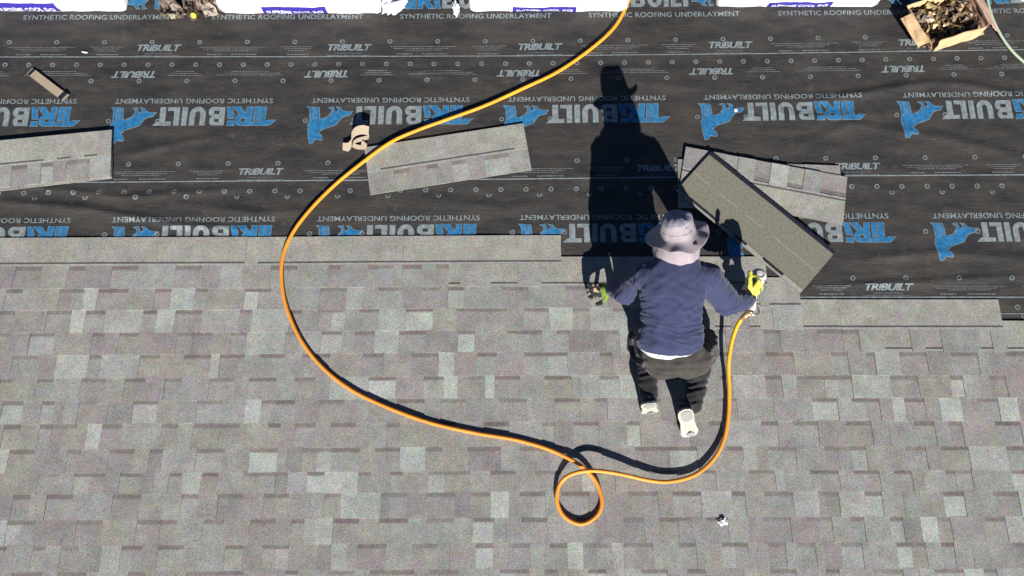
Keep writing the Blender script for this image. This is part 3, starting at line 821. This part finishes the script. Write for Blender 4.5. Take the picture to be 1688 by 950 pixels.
v, f = lathe([(.0001, .02), (.012, .018), (.0195, .008), (.021, -.002), (.017, -.013), (.008, -.019), (.0001, -.02)], 18, Matrix.Translation(P(319, 25.5, .030)))
mesh('ball', v, f, mat('yellow foam', (.86, .76, .08), .6, .3), cb, smooth=True, origin=P(319, 25, .03))
v, f = tube(catmull([P(*q) for q in [(319,19,.045),(316,12,.06),(313,4,.07),(309,-8,.07)]], 6), .005, 6)
mesh('cord', v, f, M_BLACK, cb, smooth=True, origin=P(314, 8, .05))

# ------------------------------------------------------------------ wrapped shingle bundles along the top edge
def bundle(x0, x1, yb, lab, labels, seed, height=.118, txt=None, folded=True):
    r = random.Random(seed); a = P(x0, yb, .012); b = P(x1, yb, .012); L = (b-a).length; ang = math.atan2(b.y-a.y, b.x-a.x)
    c = a+(b-a)*.5; M = Matrix.Translation(Vector((c.x, c.y, 0))) @ Matrix.Rotation(ang, 4, 'Z')
    root = empty('shingle_bundle', M @ Vector((0, .17, .01)), label=lab, cat='shingle bundle')
    nx, nz, ny = 46, 6, 12; prof = []
    H, Dp = height, .34
    for j in range(nz+1): prof.append((0-.010*math.sin(math.pi*j/nz), .010+H*j/nz))
    for j in range(1, ny+1): prof.append((Dp*j/ny, .010+H))
    for j in range(1, nz+1): prof.append((Dp, .010+H-H*j/nz))
    V, F = [], []; n = len(prof)
    def X(i, y, z):
        x = -L/2+L*i/nx; o_ = mnoise.noise(Vector((x*7+seed, y*9, z*20)))*.006+mnoise.noise(Vector((x*22+seed, y*5, z*30)))*.003
        e = min(1, (L/2-abs(x))/.02+.2); rr_ = (1-e)*.015
        yy = y+o_*(1 if y < .01 else .2)+rr_*(1 if y < .05 else -1 if y > .29 else 0)
        return M @ Vector((x, yy, z+(o_*.6-rr_*.8 if z > .05 else 0)))
    for i in range(nx+1):
        for y, z in prof: V.append(X(i, y, z))
    for i in range(nx):
        for j in range(n-1): q = i*n+j; F.append((q, q+n, q+n+1, q+1))
    F.append(tuple(range(n))); F.append(tuple(nx*n+j for j in range(n))[::-1])
    mesh('wrapper', V, F, M_PLAST, root, smooth=True, origin=M @ Vector((0, .17, .05)))
    def onface(px0, px1, z0, z1, name, m_, lift):
        u0 = (P(px0, yb).x-a.x)/(b.x-a.x); u1 = (P(px1, yb).x-a.x)/(b.x-a.x); V, F = [], []; N = 24; K = 4
        for i in range(N+1):
            for j in range(K+1):
                z = z0+(z1-z0)*j/K; fi = (u0+(u1-u0)*i/N)*nx; y = -.010*math.sin(math.pi*min(1, max(0, (z-.010)/H)))
                V.append(X(fi, y, z)+M.to_3x3() @ Vector((0, -lift, 0)))
        for i in range(N):
            for j in range(K): q = i*(K+1)+j; F.append((q, q+K+1, q+K+2, q+1))
        return mesh(name, V, F, m_, root, smooth=True, origin=V[0])
    def lettering(px0, px1, z0, z1, s, m_, lift):
        tv, tf = text_mesh(s, .02); u0 = (P(px0, yb).x-a.x)/(b.x-a.x); u1 = (P(px1, yb).x-a.x)/(b.x-a.x)
        V = []
        for p in tv:
            z = z0+(z1-z0)*p[1]; fi = (u0+(u1-u0)*p[0])*nx; y = -.010*math.sin(math.pi*min(1, max(0, (z-.010)/H)))
            V.append(X(fi, y, z)+M.to_3x3() @ Vector((0, -lift, 0)))
        return mesh('label_lettering', V, tf, m_, root, origin=V[0])
    for l0, l1, z0, z1 in labels:
        onface(l0, l1, z0, z1, 'label_band', M_INDIGO, .003)
        lettering(l0+6, l1-26, z0+.012, z0+.012+(z1-z0)*.42, 'SUPREME COOL', M_LABW, .006)
        lettering(l1-23, l1-6, z0+.012, z0+.012+(z1-z0)*.42, 'SG', M_LABW, .006)
    if txt: lettering(txt[0], txt[1], .022, .034, 'TM', M_PINK, .004)
    return root
bundle(-60, 208, 18.5, 'white shingle bundle in the top left corner with a broad indigo label', [(1, 105, .018, .108)], 1)
bundle(366, 628, 22, 'white shingle bundle between the brown heap and the crumpled white scrap', [(438, 542, .016, .094)], 2, txt=(421, 432))
bundle(775, 1032, 18.5, 'white shingle bundle with outlined label left of the orange hose', [(845, 949, .014, .072)], 3, txt=(829, 840))
bundle(1181, 1443, 11, 'white shingle bundle with outlined label right of the orange hose', [(1262, 1366, .014, .074)], 4, txt=(1243, 1254))
bundle(1682, 1940, 3, 'white shingle bundle cut off at the top right corner of the photo', [(1760, 1860, .012, .052)], 6)

# ------------------------------------------------------------------ cardboard box full of nail coils and wrappings
bx = empty('cardboard_box', P(1565, 48, 0), label='torn open cardboard box heaped with coppery debris near the top right corner', cat='cardboard box')
zb = .012
A0, B0 = P(1541, 81, zb), P(1612, 60, zb)              # bottom front corners
ex = (B0-A0).normalized(); eyv = Vector((-ex.y, ex.x, 0)); BL = .39; BD = .30; BH = .095
A0 = A0-ex*.02
def BX(x, y, z): return A0+ex*x+eyv*y+Vector((0, 0, z))
def panel(name, pts, m_, th=.004, wob=.006, seed=1):
    """bent quad sheet from four corners with thickness"""
    n = 8; V, F = [], []; p = [Vector(q) for q in pts]; nn = (p[1]-p[0]).cross(p[3]-p[0]).normalized()
    for s_ in (0, 1):
        for i in range(n+1):
            for j in range(n+1):
                u, v = i/n, j/n; q = (p[0]*(1-u)+p[1]*u)*(1-v)+(p[3]*(1-u)+p[2]*u)*v
                V.append(q+nn*(wob*mnoise.noise(Vector((u*3+seed, v*3, 1)))*2+(th if s_ else 0)))
    m2 = (n+1)**2
    for i in range(n):
        for j in range(n): a = i*(n+1)+j; F.append((a, a+1, a+n+2, a+n+1)); F.append(tuple(m2+q for q in (a+n+1, a+n+2, a+1, a)))
    rim = [i*(n+1) for i in range(n+1)]+[n*(n+1)+j for j in range(1, n+1)]+[i*(n+1)+n for i in range(n-1, -1, -1)]+[j for j in range(n-1, 0, -1)]
    for i in range(len(rim)): a, b = rim[i], rim[(i+1) % len(rim)]; F.append((a, b, b+m2, a+m2))
    return mesh(name, V, F, m_, bx, origin=p[0])
panel('box_bottom', [BX(0,0,0), BX(BL,0,0), BX(BL,BD,0), BX(0,BD,0)], M_CARD, wob=.001)
panel('box_side', [BX(0,-.012,0), BX(BL-.05,0,0), BX(BL-.04,.012,BH+.01), BX(-.005,.006,BH+.018)], M_CARD, seed=3)
panel('box_side', [BX(-.02,.0,0), BX(-.04,BD,0), BX(-.10,BD-.02,BH+.01), BX(-.07,-.01,BH)], M_CARD, seed=5)
panel('box_side', [BX(BL,.02,0), BX(BL,BD,0), BX(BL-.02,BD+.02,BH), BX(BL-.01,.03,BH)], M_CARDP, seed=7)
panel('box_side', [BX(-.02,BD,0), BX(BL,BD,0), BX(BL,BD+.03,BH), BX(-.10,BD+.02,BH)], M_CARD, seed=9)
panel('box_flap', [BX(BL-.01,.02,BH+.002), BX(BL-.02,BD+.02,BH+.002), BX(BL+.05,BD+.0,BH-.012), BX(BL+.06,-.02,BH-.05)], M_CARDP, seed=11)
panel('box_flap', [BX(-.07,.02,BH), BX(-.10,BD-.05,BH+.01), BX(-.165,BD-.05,BH-.02), BX(-.12,.03,BH-.05)], M_CARD, seed=13)
r = random.Random(77); parts = []; pm = []
MM = [M_COPPER, M_KRAFT, M_KR3, M_GLT, M_STEEL, mat('gold foil scrap', (.36, .29, .12), .4, .5, metal=.3, var=.3, vscale=60)]
for i in range(115):
    x, y = r.uniform(-.06, BL-.03), r.uniform(.04, BD-.02); z = .022+.10*r.random()*(1-1.2*abs(x/BL-.45))*max(0, y/BD-.05)
    if y < .12 and r.random() < .5: z *= .5
    s_ = r.uniform(.018, .045); E = Euler((r.uniform(0, 6), r.uniform(0, 6), r.uniform(0, 6))).to_matrix(); c0 = BX(x, y, z)
    V0, F0 = [], []
    if i % 3 == 0:      # little coil: ring of nails
        v, f = lathe([(s_*.9, -.012), (s_, 0), (s_*.9, .012), (s_*.5, .010), (s_*.45, -.008)], 10, Matrix.Translation(c0) @ E.to_4x4(), closed=True)
        n_ = len(f); parts.append((v, f)); pm += [0]*n_
    else:
        o1 = r.uniform(0, 99); n = 3
        for a in range(n+1):
            for b in range(n+1):
                u, v = a/n-.5, b/n-.5
                V0.append(c0+E @ Vector((u*s_*2.2, v*s_*1.4, s_*1.5*mnoise.noise(Vector((u*4+o1, v*4, 0))))))
        for a in range(n):
            for b in range(n): q = a*(n+1)+b; F0.append((q, q+1, q+n+2, q+n+1))
        parts.append((V0, F0)); pm += [r.choice([0, 1, 1, 2, 2, 3, 0, 1, 4, 2, 5] if i % 9 else [5])]*len(F0)
V, F = merge(*parts)
o = mesh('box_debris', V, F, None, origin=P(1565, 40, .04), mats=MM, midx=pm)
tag(o, label='coppery nail coils and torn brown wrappers heaped inside the cardboard box', cat='debris', kind='stuff')
#PERSON
# ------------------------------------------------------------------ the roofer
pr = empty('person', P(1110, 600, 0), label='kneeling roofer seen from behind in navy shirt and mauve bucket hat', cat='person')
LAT = Vector((1, .05, 0))
pel = P(1112, 596, .42); wst = P(1107, 548, .50); chs = P(1110, 490, .585); upc = P(1114, 452, .64); nck = P(1116, 425, .69); hed = P(1118, 392, .745)
shL = P(1073, 448, .61); elL = P(1034, 484, .40); wrL = P(1008, 477, .17)
shR = P(1160, 450, .61); elR = P(1198, 497, .40); wrR = P(1232, 494, .285)
hiL = P(1086, 588, .40); knL = P(1064, 552, .085); anL = P(1069, 656, .115)
hiR = P(1138, 590, .40); knR = P(1160, 562, .09); anR = P(1142, 668, .13)
heelL, toeL = P(1069, 666, .200), P(1072, 682, .03)
heelR, toeR = P(1129, 677, .205), P(1138, 719, .032)
# head orientation: looking down and a little to the right of the work
hup = Vector((-.20, .62, .74)).normalized(); hf = Vector((.12, .66, -.74)); hf = (hf-hup*hf.dot(hup)).normalized(); hl = hf.cross(hup)
def HD(x, f, u): return hed+hl*x+hf*f+hup*u
def hand_geo(wr, d, nrm, curl, side, s=1.0, spread=.12, reach=None):
    """palm plus five fingers; d: from wrist to knuckles, nrm: back of the hand"""
    d = d.normalized(); nrm = (nrm-d*nrm.dot(d)).normalized(); l = d.cross(nrm)*side
    out = [chain([(wr, .027*s, .022*s), (wr+d*.045*s, .040*s, .019*s), (wr+d*.092*s, .043*s, .016*s)], .4, l)]
    for i, (off, ln) in enumerate([(-.032, .072), (-.011, .082), (.011, .078), (.031, .062)]):
        p = wr+d*.092*s+l*off*s; dd = (d+l*(off*spread*30)).normalized(); a = 0; pts = [(p, .0115*s, .0115*s)]
        for j, fr in enumerate((.42, .32, .26)):
            a += curl[j]; dirv = dd*math.cos(a)-nrm*math.sin(a); p = p+dirv*ln*fr*s; pts.append((p, (.0108-.0012*j)*s, (.0108-.0012*j)*s))
        out.append(chain(pts, .5, l))
    p = wr+d*.03*s-l*.032*s; pts = [(p, .013*s, .013*s)]
    for j, (k1, k2, k3) in enumerate([(.5, .75, .15), (.75, .45, .45), (.8, .15, .55)]):
        p = p+(d*k1-l*k2-nrm*k3).normalized()*(.034-.003*j)*s; pts.append((p, .0115*s, .0115*s))
    out.append(chain(pts, .5, l)); return out
def foot_geo(heel, toe, outn, rr=1.0):
    d = (toe-heel).normalized(); wv = d.cross(outn).normalized(); L = (toe-heel).length
    return [chain([(heel+d*.02+outn*-.03, .034*rr, .034), (heel+d*L*.5-outn*.03, .036*rr, .030), (heel+d*L*.9-outn*.015, .044*rr, .022)], .35, wv)]
dL = (wrL-elL).normalized(); dR = (wrR-elR).normalized()
HL_D = Vector((-.86, -.02, -.30)).normalized(); HL_N = Vector((-.25, -.35, .90))
HR_D = Vector((.55, .62, .05)).normalized(); HR_N = Vector((.62, -.55, .60))
soleL = Vector((.0, -.85, .52)).normalized(); soleR = Vector((.03, -.66, .75)).normalized()
# bare body: one continuous skin
face = [blob(HD(0, 0, 0), (hl*.074, hf*.094, hup*.105)), blob(HD(0, .03, -.06), (hl*.056, hf*.062, hup*.06)), blob(HD(0, .096, -.012), (hl*.012, hf*.018, hup*.02)),
        blob(HD(0, .085, .012), (hl*.05, hf*.012, hup*.01)), blob(HD(0, .078, -.058), (hl*.026, hf*.014, hup*.010)), blob(HD(.03, .083, -.004), (hl*.011, hf*.009, hup*.008)), blob(HD(-.03, .083, -.004), (hl*.011, hf*.009, hup*.008)),
        blob(HD(.077, -.005, -.01), (hl*.008, hf*.018, hup*.032)), blob(HD(-.077, -.005, -.01), (hl*.008, hf*.018, hup*.032))]
body = face+[chain([(nck, .050, .050), (hed-hup*.06-hf*.01, .050, .050)], .3, LAT),
    chain([(pel-Vector((0, 0, .02)), .125, .075), (wst, .120, .07), (chs, .14, .08), (upc, .13, .07), (nck-Vector((0, .02, .01)), .06, .05)], .3, LAT),
    chain([(upc, .08, .07), (shL, .055, .055), (elL, .040, .040), (wrL, .027, .025)], .3), chain([(upc, .08, .07), (shR, .055, .055), (elR, .040, .040), (wrR, .027, .025)], .3),
    chain([(hiL, .07, .07), (knL, .055, .055), (anL, .036, .036)], .3), chain([(hiR, .07, .07), (knR, .055, .055), (anR, .036, .036)], .3)]
body += hand_geo(wrL, HL_D, HL_N, (.45, .5, .4), 1, .93) + hand_geo(wrR, HR_D, HR_N, (.9, 1.1, .8), 1, .93)
body += foot_geo(heelL-soleL*.012, toeL-soleL*.02, soleL, .7)+foot_geo(heelR-soleR*.012, toeR-soleR*.02, soleR, .7)
fuse('body', merge(*body), .0085, 3, material=M_SKIN, parent=pr, origin=pr.location)

# shirt: torso and sleeves, with drag folds
def fold_shirt(v, n_):
    px, py = to_px(v); d = 0.0; hem = max(0, min(1, (583-py)/14))
    y = (py-500)/100
    # horizontal bunching over the small of the back
    wgt = max(0, min(1, (py-500)/30))*max(0, min(1, (584-py)/14))
    wx = 1.3*mnoise.noise(Vector((px*.02, py*.02, 4))); q = mnoise.noise(Vector((px*.014, py*.095+.0005*(px-1105)**2*.35+wx, 1)))
    q2 = mnoise.noise(Vector((px*.03+9, py*.20-(px-1100)*.06+wx*2, 5)))
    am = .35+1.1*abs(mnoise.noise(Vector((px*.022, py*.03, 8)))); d += hem*(max(0, min(1, (py-470)/50))*am*(.012*max(0, 1-abs(q)*4.5)**1.5+.005*q2))
    # diagonal pulls from the armpits
    for ax, sgn in ((1070, 1), (1162, -1)):
        dx, dy = (px-ax)*sgn, py-465; w2 = math.exp(-((dx-22)/34)**2-((dy-30)/40)**2)
        d += w2*.008*mnoise.noise(Vector(((dx*.55+dy*1.0)*.085, (dx*1.0-dy*.5)*.014, ax)))
    d += hem*(.004*mnoise.noise(v*9)+.002*mnoise.noise(v*26)+.004*max(0, 1-4*abs(mnoise.noise(Vector((px*.05-py*.03+wx, px*.012+py*.02, 12))))))
    # sleeves: rings at the elbow
    if px < 1058 or px > 1172: d += .0045*mnoise.noise(Vector((px*.16+py*.10, py*.03-px*.02, 7)))+.003*mnoise.noise(Vector((px*.3, py*.1, 2)))
    return d
torso = [chain([(P(1104, 560, .465), .190, .130), (P(1106, 540, .505), .174, .114), (P(1107, 512, .55), .171, .113), (P(1109, 480, .60), .186, .113), (P(1113, 455, .635), .178, .10), (P(1115, 438, .66), .135, .082), (P(1116, 422, .68), .085, .068)], .22, LAT),
         chain([(P(1093, 456, .61), .10, .09), (P(1070, 456, .60), .095, .088), (shL*.5+elL*.5, .080, .076), (elL, .076, .070), (elL*.35+wrL*.65+Vector((0, 0, .01)), .062, .056), (wrL, .046, .044)], .25),
         chain([(P(1138, 456, .61), .10, .09), (P(1162, 458, .60), .095, .088), (shR*.5+elR*.5, .082, .078), (elR, .080, .074), (elR*.35+wrR*.65, .070, .062), (wrR, .048, .044)], .25)]
shirt = fuse('shirt', merge(*torso), .0062, 4, fold_shirt, M_SHIRT, pr, origin=chs)
# the pale undershirt shows below the hem: the rim of the same drape, cut along the hem and set in by 3 mm
s0 = P(1104, 560, .465); sd = (s0-P(1106, 540, .505)).normalized(); wm = worldmat(shirt)
sv = [wm @ v.co for v in shirt.data.vertices]; sn = [v.normal.copy() for v in shirt.data.vertices]; sfc = [tuple(p.vertices) for p in shirt.data.polygons]
def beyond(f):
    c = sum((sv[k] for k in f), Vector())/len(f); return (c-s0).dot(sd)+.0025*mnoise.noise(c*14) > HEM and abs(c.x-s0.x) < .26
HEM = .044
up_, dn_ = [f for f in sfc if not beyond(f)], [f for f in sfc if beyond(f)]
def sub(fs, inset):
    ids = sorted({k for f in fs for k in f}); mp = {k: i for i, k in enumerate(ids)}
    return [sv[k]-sn[k]*inset for k in ids], [tuple(mp[k] for k in f) for f in fs]
COL.objects.unlink(shirt); bpy.data.objects.remove(shirt)
shirt = mesh('shirt', *sub(up_, 0), M_SHIRT, pr, smooth=True, origin=chs)
near = [f for f in sfc if (sum((sv[k] for k in f), Vector())/len(f)-s0).dot(sd) > HEM-.03 and abs(sv[f[0]].x-s0.x) < .26]
mesh('undershirt', *sub(near, .003), M_UNDER, pr, smooth=True, origin=s0)
# trousers
def fold_tr(v, n_):
    px, py = to_px(v); d = .006*mnoise.noise(v*11)+.003*mnoise.noise(v*32)
    if v.z < .33: d += .008*(1-2.4*abs(mnoise.noise(Vector((px*.03, py*.10+px*.03, 3)))))
    else: d += .006*math.exp(-((py-601-.0022*(px-1110)**2*-1)/3.2)**2)-.005*math.exp(-((py-609+.0015*(px-1110)**2)/2.2)**2)
    return d
seat = [chain([(P(1106, 568, .43), .165, .120), (P(1111, 588, .400), .183, .118)], .22, LAT),
        chain([(P(1090, 600, .39), .09, .09), (hiL+Vector((0, 0, -.03)), .10, .095), (knL+Vector((0, .0, .012)), .074, .074), (knL*.45+anL*.55, .060, .058), (anL+Vector((0, 0, .0)), .052, .050)], .25),
        chain([(P(1132, 600, .39), .09, .09), (hiR+Vector((.03, 0, -.03)), .105, .098), (P(1160, 576, .20), .084, .080), (knR+Vector((0, .0, .012)), .076, .076), (knR*.45+anR*.55, .064, .062), (anR, .052, .050)], .25)]
def leg_mi(c): return 0 if c.z > .315 else 1
fuse('trousers', merge(*seat), .0085, 3, fold_tr, None, pr, origin=pel, mats=[M_TROUS, M_LEG], midfn=leg_mi)
fuse('tool_pouch', merge(chain([(P(1041, 556, .36), .026, .04), (P(1041, 574, .30), .028, .036)], .3, LAT)), .009, 2, lambda v, n_: .003*mnoise.noise(v*30), M_BLACK, pr)
strip('belt', [P(1040,570,.42), P(1045,590,.46), P(1060,598,.50)], .03, .004, M_BLACK, parent=pr)

# shoes
def shoe(heel, toe, outn, an):
    d = (toe-heel).normalized(); wv = d.cross(outn).normalized(); L = (toe-heel).length
    up = chain([(heel+d*.025-outn*.040, .040, .036), (heel+d*L*.5-outn*.040, .043, .034), (heel+d*L*.86-outn*.028, .047, .026)], .3, wv)
    up = merge(up, chain([(heel+d*.03-outn*.045, .042, .038), (an, .043, .043)], .3, wv))
    s = fuse('shoe', up, .007, 2, lambda v, n_: .0015*mnoise.noise(v*60), M_SHOE, pr)
    # moulded sole: outline narrow at the waist, wide at the ball
    def outline(k=1.0): 
        pts = []
        prof = [(0, .0), (.03, .028), (.09, .041), (.22, .047), (.42, .041), (.6, .046), (.78, .053), (.9, .047), (.97, .028), (1.0, 0)]
        for t, w_ in prof: pts.append((t, w_*k))
        for t, w_ in prof[-2:0:-1]: pts.append((t, -w_*k))
        return pts
    def slab(pts, z0, z1, sx=1.0):
        n = len(pts); V = []
        for z in (z0, z1):
            for t, w_ in pts: V.append(heel+d*((t-.5)*sx+.5)*(L+.03)-d*.010+wv*w_+outn*(z+.010*max(0, t-.75)*-3))
        F = [tuple(range(n))[::-1], tuple(range(n, 2*n))]+[(i, (i+1) % n, n+(i+1) % n, n+i) for i in range(n)]
        return V, F
    v, f = slab(outline(1.0), -.016, 0); mesh('sole', v, f, M_SOLE, s)
    # grey tread pads: heel and ball
    n = 14
    for t0, t1, w_ in ((.05, .42, .036), (.80, .95, .026)):
        pts = [((t0+t1)/2+(t1-t0)/2*math.cos(2*math.pi*i/n), w_*math.sin(2*math.pi*i/n)-.004) for i in range(n)]
        v, f = slab(pts, -.002, .004); mesh('tread_pad', v, f, M_SOLEG, s)
    return s
shoe(heelL, toeL, soleL, anL); shoe(heelR, toeR, soleR, anR)

# hat: lathe with a sagging, wavy brim, a dented crown and a neck flap
hc = hed+hup*.036
Mh = Matrix((hl, hf, hup)).transposed().to_4x4() @ Matrix.Diagonal((.90, .90, .94, 1)); Mh.translation = hc
prof = [(.0005, .122), (.030, .121), (.058, .114), (.075, .102), (.085, .085), (.091, .058), (.097, .030), (.101, .006), (.106, -.004), (.125, -.012), (.146, -.016), (.166, -.020), (.170, -.023), (.163, -.025), (.140, -.021), (.120, -.017), (.100, -.008), (.094, .02)]
def hatfn(v, r, z, an):
    q = v.copy(); c_, s_ = math.cos(an), math.sin(an)            # s_ < 0 is the back of the head
    if r > .104:
        k = (r-.104)/.06
        q.z += k*(.013*math.sin(2*an+.7)+.007*math.sin(3*an+1.2)+.004*c_+.007*math.sin(7*an)+.012*mnoise.noise(Vector((c_*2.5, s_*2.5, 4))))
        q.z -= k*.004*max(0, -s_)
        q.x *= 1+.04*k
        if c_ < -.55: q.x -= k*.012; 
    else:
        q.z += (-.020*math.exp(-((q.x+.005)**2+(q.y-.01)**2)/.0016)+.008*mnoise.noise(q*40)+.014*mnoise.noise(q*18)) if z > .08 else 0
        q += Vector((c_, s_, 0))*(.011*mnoise.noise(Vector((c_*1.8, s_*1.8+z*12, 1)))+.004*mnoise.noise(Vector((c_*6, s_*6, z*50))))
    return q
v, f = lathe(prof, 72, Mh, hatfn, closed=True)
nf = 72
ht = mesh('hat', v, f, None, pr, smooth=True, origin=hc, mats=[M_HAT, M_HATSHADE], midx=[1 if (i//nf) < 4 else 0 for i in range(len(f))])
m = ht.modifiers.new('sub', 'SUBSURF'); m.levels = 1; m.render_levels = 1
# band seam, eyelets and toggle
for a_, z_ in ((-1.05, .068),):
    ev, ef = lathe([(.0012, 0), (.0042, .001), (.0042, -.002)], 10, Mh @ Matrix.Translation(Vector((math.cos(a_)*.091, math.sin(a_)*.091, z_))) @ Matrix.Rotation(a_, 4, 'Z') @ Matrix.Rotation(R(80), 4, 'Y'))
    mesh('eyelet', ev, ef, M_GUND, ht)
sv, sf = lathe([(.0965, .034), (.0995, .032), (.1005, .028), (.098, .026)], 64, Mh, hatfn, closed=True); mesh('hat_band', sv, sf, M_HAT, ht, smooth=True)
bv, bf = box(-.012, .012, -.004, .004, -.003, .003, Mh @ Matrix.Translation((.088, -.118, -.022))); mesh('brim_snap', bv, bf, M_GUND, ht)
# neck flap: a curtain round the back of the neck
fu = Vector((-.06, .52, .85)).normalized(); ff = Vector((.12, .86, -.5)); ff = (ff-fu*ff.dot(fu)).normalized(); fl = ff.cross(fu)
V, F = [], []; N, K = 48, 10
for i in range(N+1):
    an = R(-192+204*i/N)
    for j in range(K+1):
        t = j/K; r_ = .088+.030*t+.012*math.sin(math.pi*t)+t*.004*math.sin(an*3)+.006*mnoise.noise(Vector((math.cos(an)*2.4, math.sin(an)*2.4, t*1.5)))
        p = hed+fl*(math.cos(an)*r_*1.0)+ff*(math.sin(an)*r_*(.92)-.008)+fu*(.015-.135*t)
        V.append(p)
for i in range(N):
    for j in range(K): a = i*(K+1)+j; F.append((a, a+K+1, a+K+2, a+1))
nf_ = mesh('neck_flap', V, F, M_HAT, pr, smooth=True, origin=hed)
m = nf_.modifiers.new('so', 'SOLIDIFY'); m.thickness = .004
# gloves: five fingers each
gl = fuse('glove', merge(*hand_geo(wrL, HL_D, HL_N, (.45, .5, .4), 1, 1.12)), .0042, 2, lambda v, n_: .001*mnoise.noise(v*120), None, pr, origin=wrL,
     mats=[M_GLB, M_GLG, M_GLT], midfn=lambda c: 1 if (c-wrL).dot(HL_D) < .060 else (2 if mnoise.noise(c*55) > .30 else 0))
gl['label'] = 'black and tan left glove with a green cuff'
gr = fuse('glove', merge(*hand_geo(wrR, HR_D, HR_N, (.9, 1.1, .8), 1, 1.24)), .0042, 2, lambda v, n_: .001*mnoise.noise(v*120), None, pr, origin=wrR,
     mats=[M_GLY, M_GLG], midfn=lambda c: 0 if mnoise.noise(c*30) < .28 else 1)
gr['label'] = 'bright yellow right glove on the nail gun'
cuff = chain([(wrR-dR*.02, .040, .038), (wrR+HR_D*.02, .040, .034)], .4); fuse('glove_cuff', cuff, .006, 2, None, M_GLY, pr)
cuff = chain([(wrL-dL*.02, .044, .040), (wrL+HL_D*.035, .044, .036)], .4); fuse('glove_cuff', cuff, .006, 2, lambda v, n_: .003*mnoise.noise(v*60), M_GLG, pr)

# ------------------------------------------------------------------ pneumatic nail gun in the right hand
gt = P(1253, 452, .30)
gn = empty('nail_gun', P(1253, 456, .03), label='pale grey nail gun with brass air fitting held upright in the yellow glove', cat='nail gun')
ga = Vector((.03, .10, 1)).normalized(); gh = Vector((-.22, -.95, -.08)); gh = (gh-ga*gh.dot(ga)).normalized(); gs = ga.cross(gh)
MG_ = Matrix((gs, gh, ga)).transposed().to_4x4(); MG_ = MG_ @ Matrix.Diagonal((1.2, 1.12, 1.15, 1)); MG_.translation = gt      # x side, y along the handle, z up the barrel; origin at the cap top
def fn_oval(v, r, z, an): q = v.copy(); q.y = q.y*(1.55 if q.y > 0 else 1.0); return q
v, f = lathe([(.0005, 0), (.020, .0), (.030, -.003), (.036, -.010), (.038, -.022), (.038, -.050), (.034, -.056), (.034, -.12), (.030, -.13), (.020, -.15), (.015, -.20), (.012, -.245), (.0005, -.245)], 28, MG_, fn_oval)
mesh('gun_body', v, f, M_GUNW, gn, smooth=True)
v, f = lathe([(.016, .001), (.017, .003), (.021, .003), (.022, .001)], 24, MG_, closed=True); mesh('exhaust_ring', v, f, M_SOLEG, gn, smooth=True)
v, f = lathe([(.0005, .002), (.009, .002), (.009, -.001)], 20, MG_); mesh('cap_disc', v, f, M_GUNW, gn)
for sx, sy in ((.026, .028), (-.026, .028), (.024, -.020), (-.024, -.020)):
    v, f = lathe([(.0005, -.001), (.004, -.001), (.004, -.006)], 8, MG_ @ Matrix.Translation((sx, sy, -.003))); mesh('cap_screw', v, f, M_GUND, gn)
v, f = tube(catmull([MG_ @ Vector(q) for q in [(0, .02, -.055), (0, .06, -.050), (0, .11, -.052), (0, .150, -.058), (0, .182, -.066)]], 6), [.021, .021, .021, .020, .020, .020, .019, .019, .018, .018, .018, .018, .018, .018, .018, .018, .019, .019, .020, .020, .021, .021, .022, .022, .022], 14)
mesh('handle', v, f, M_GUNW, gn, smooth=True)
v, f = tube(catmull([MG_ @ Vector(q) for q in [(0, .05, -.085), (0, .062, -.10), (0, .085, -.095), (0, .09, -.078)]], 5), .005, 8); mesh('trigger', v, f, M_GUND, gn, smooth=True)
v, f = lathe([(.0005, 0), (.048, 0), (.052, -.006), (.052, -.045), (.046, -.052), (.0005, -.052)], 28, MG_ @ Matrix.Translation((0, .085, -.150))); mesh('nail_canister', v, f, M_GUND, gn, smooth=True)
v, f = tube(catmull([MG_ @ Vector(q) for q in [(.024, .160, -.055), (.030, .195, -.050), (.006, .212, -.050), (-.022, .200, -.052), (-.026, .172, -.056)]], 6), .0055, 8); mesh('rafter_hook', v, f, M_STEEL, gn, smooth=True)
fe = MG_ @ Vector((0, .182, -.066)); hend = P(1222, 526, .145); fd_ = (hend-fe)
v, f = tube([fe, fe+fd_*.18, fe+fd_*.2, fe+fd_*.45, fe+fd_*.47, fe+fd_*.75, fe+fd_*1.04], [.018, .018, .013, .013, .017, .017, .0125], 12); mesh('air_fitting', v, f, M_BRASS, gn, smooth=True)
v, f = lathe([(.022, -.010), (.026, -.006), (.026, .006), (.022, .010)], 16, Matrix.Translation(fe+fd_*.25) @ fd_.to_track_quat('Z', 'Y').to_matrix().to_4x4(), closed=True); mesh('fitting_collar', v, f, M_BRASS, gn, smooth=True)
#END
# ------------------------------------------------------------------ finish: tilt everything onto the roof pitch
for o in TOP:
    o.matrix_world = M_ROOF @ o.matrix_basis
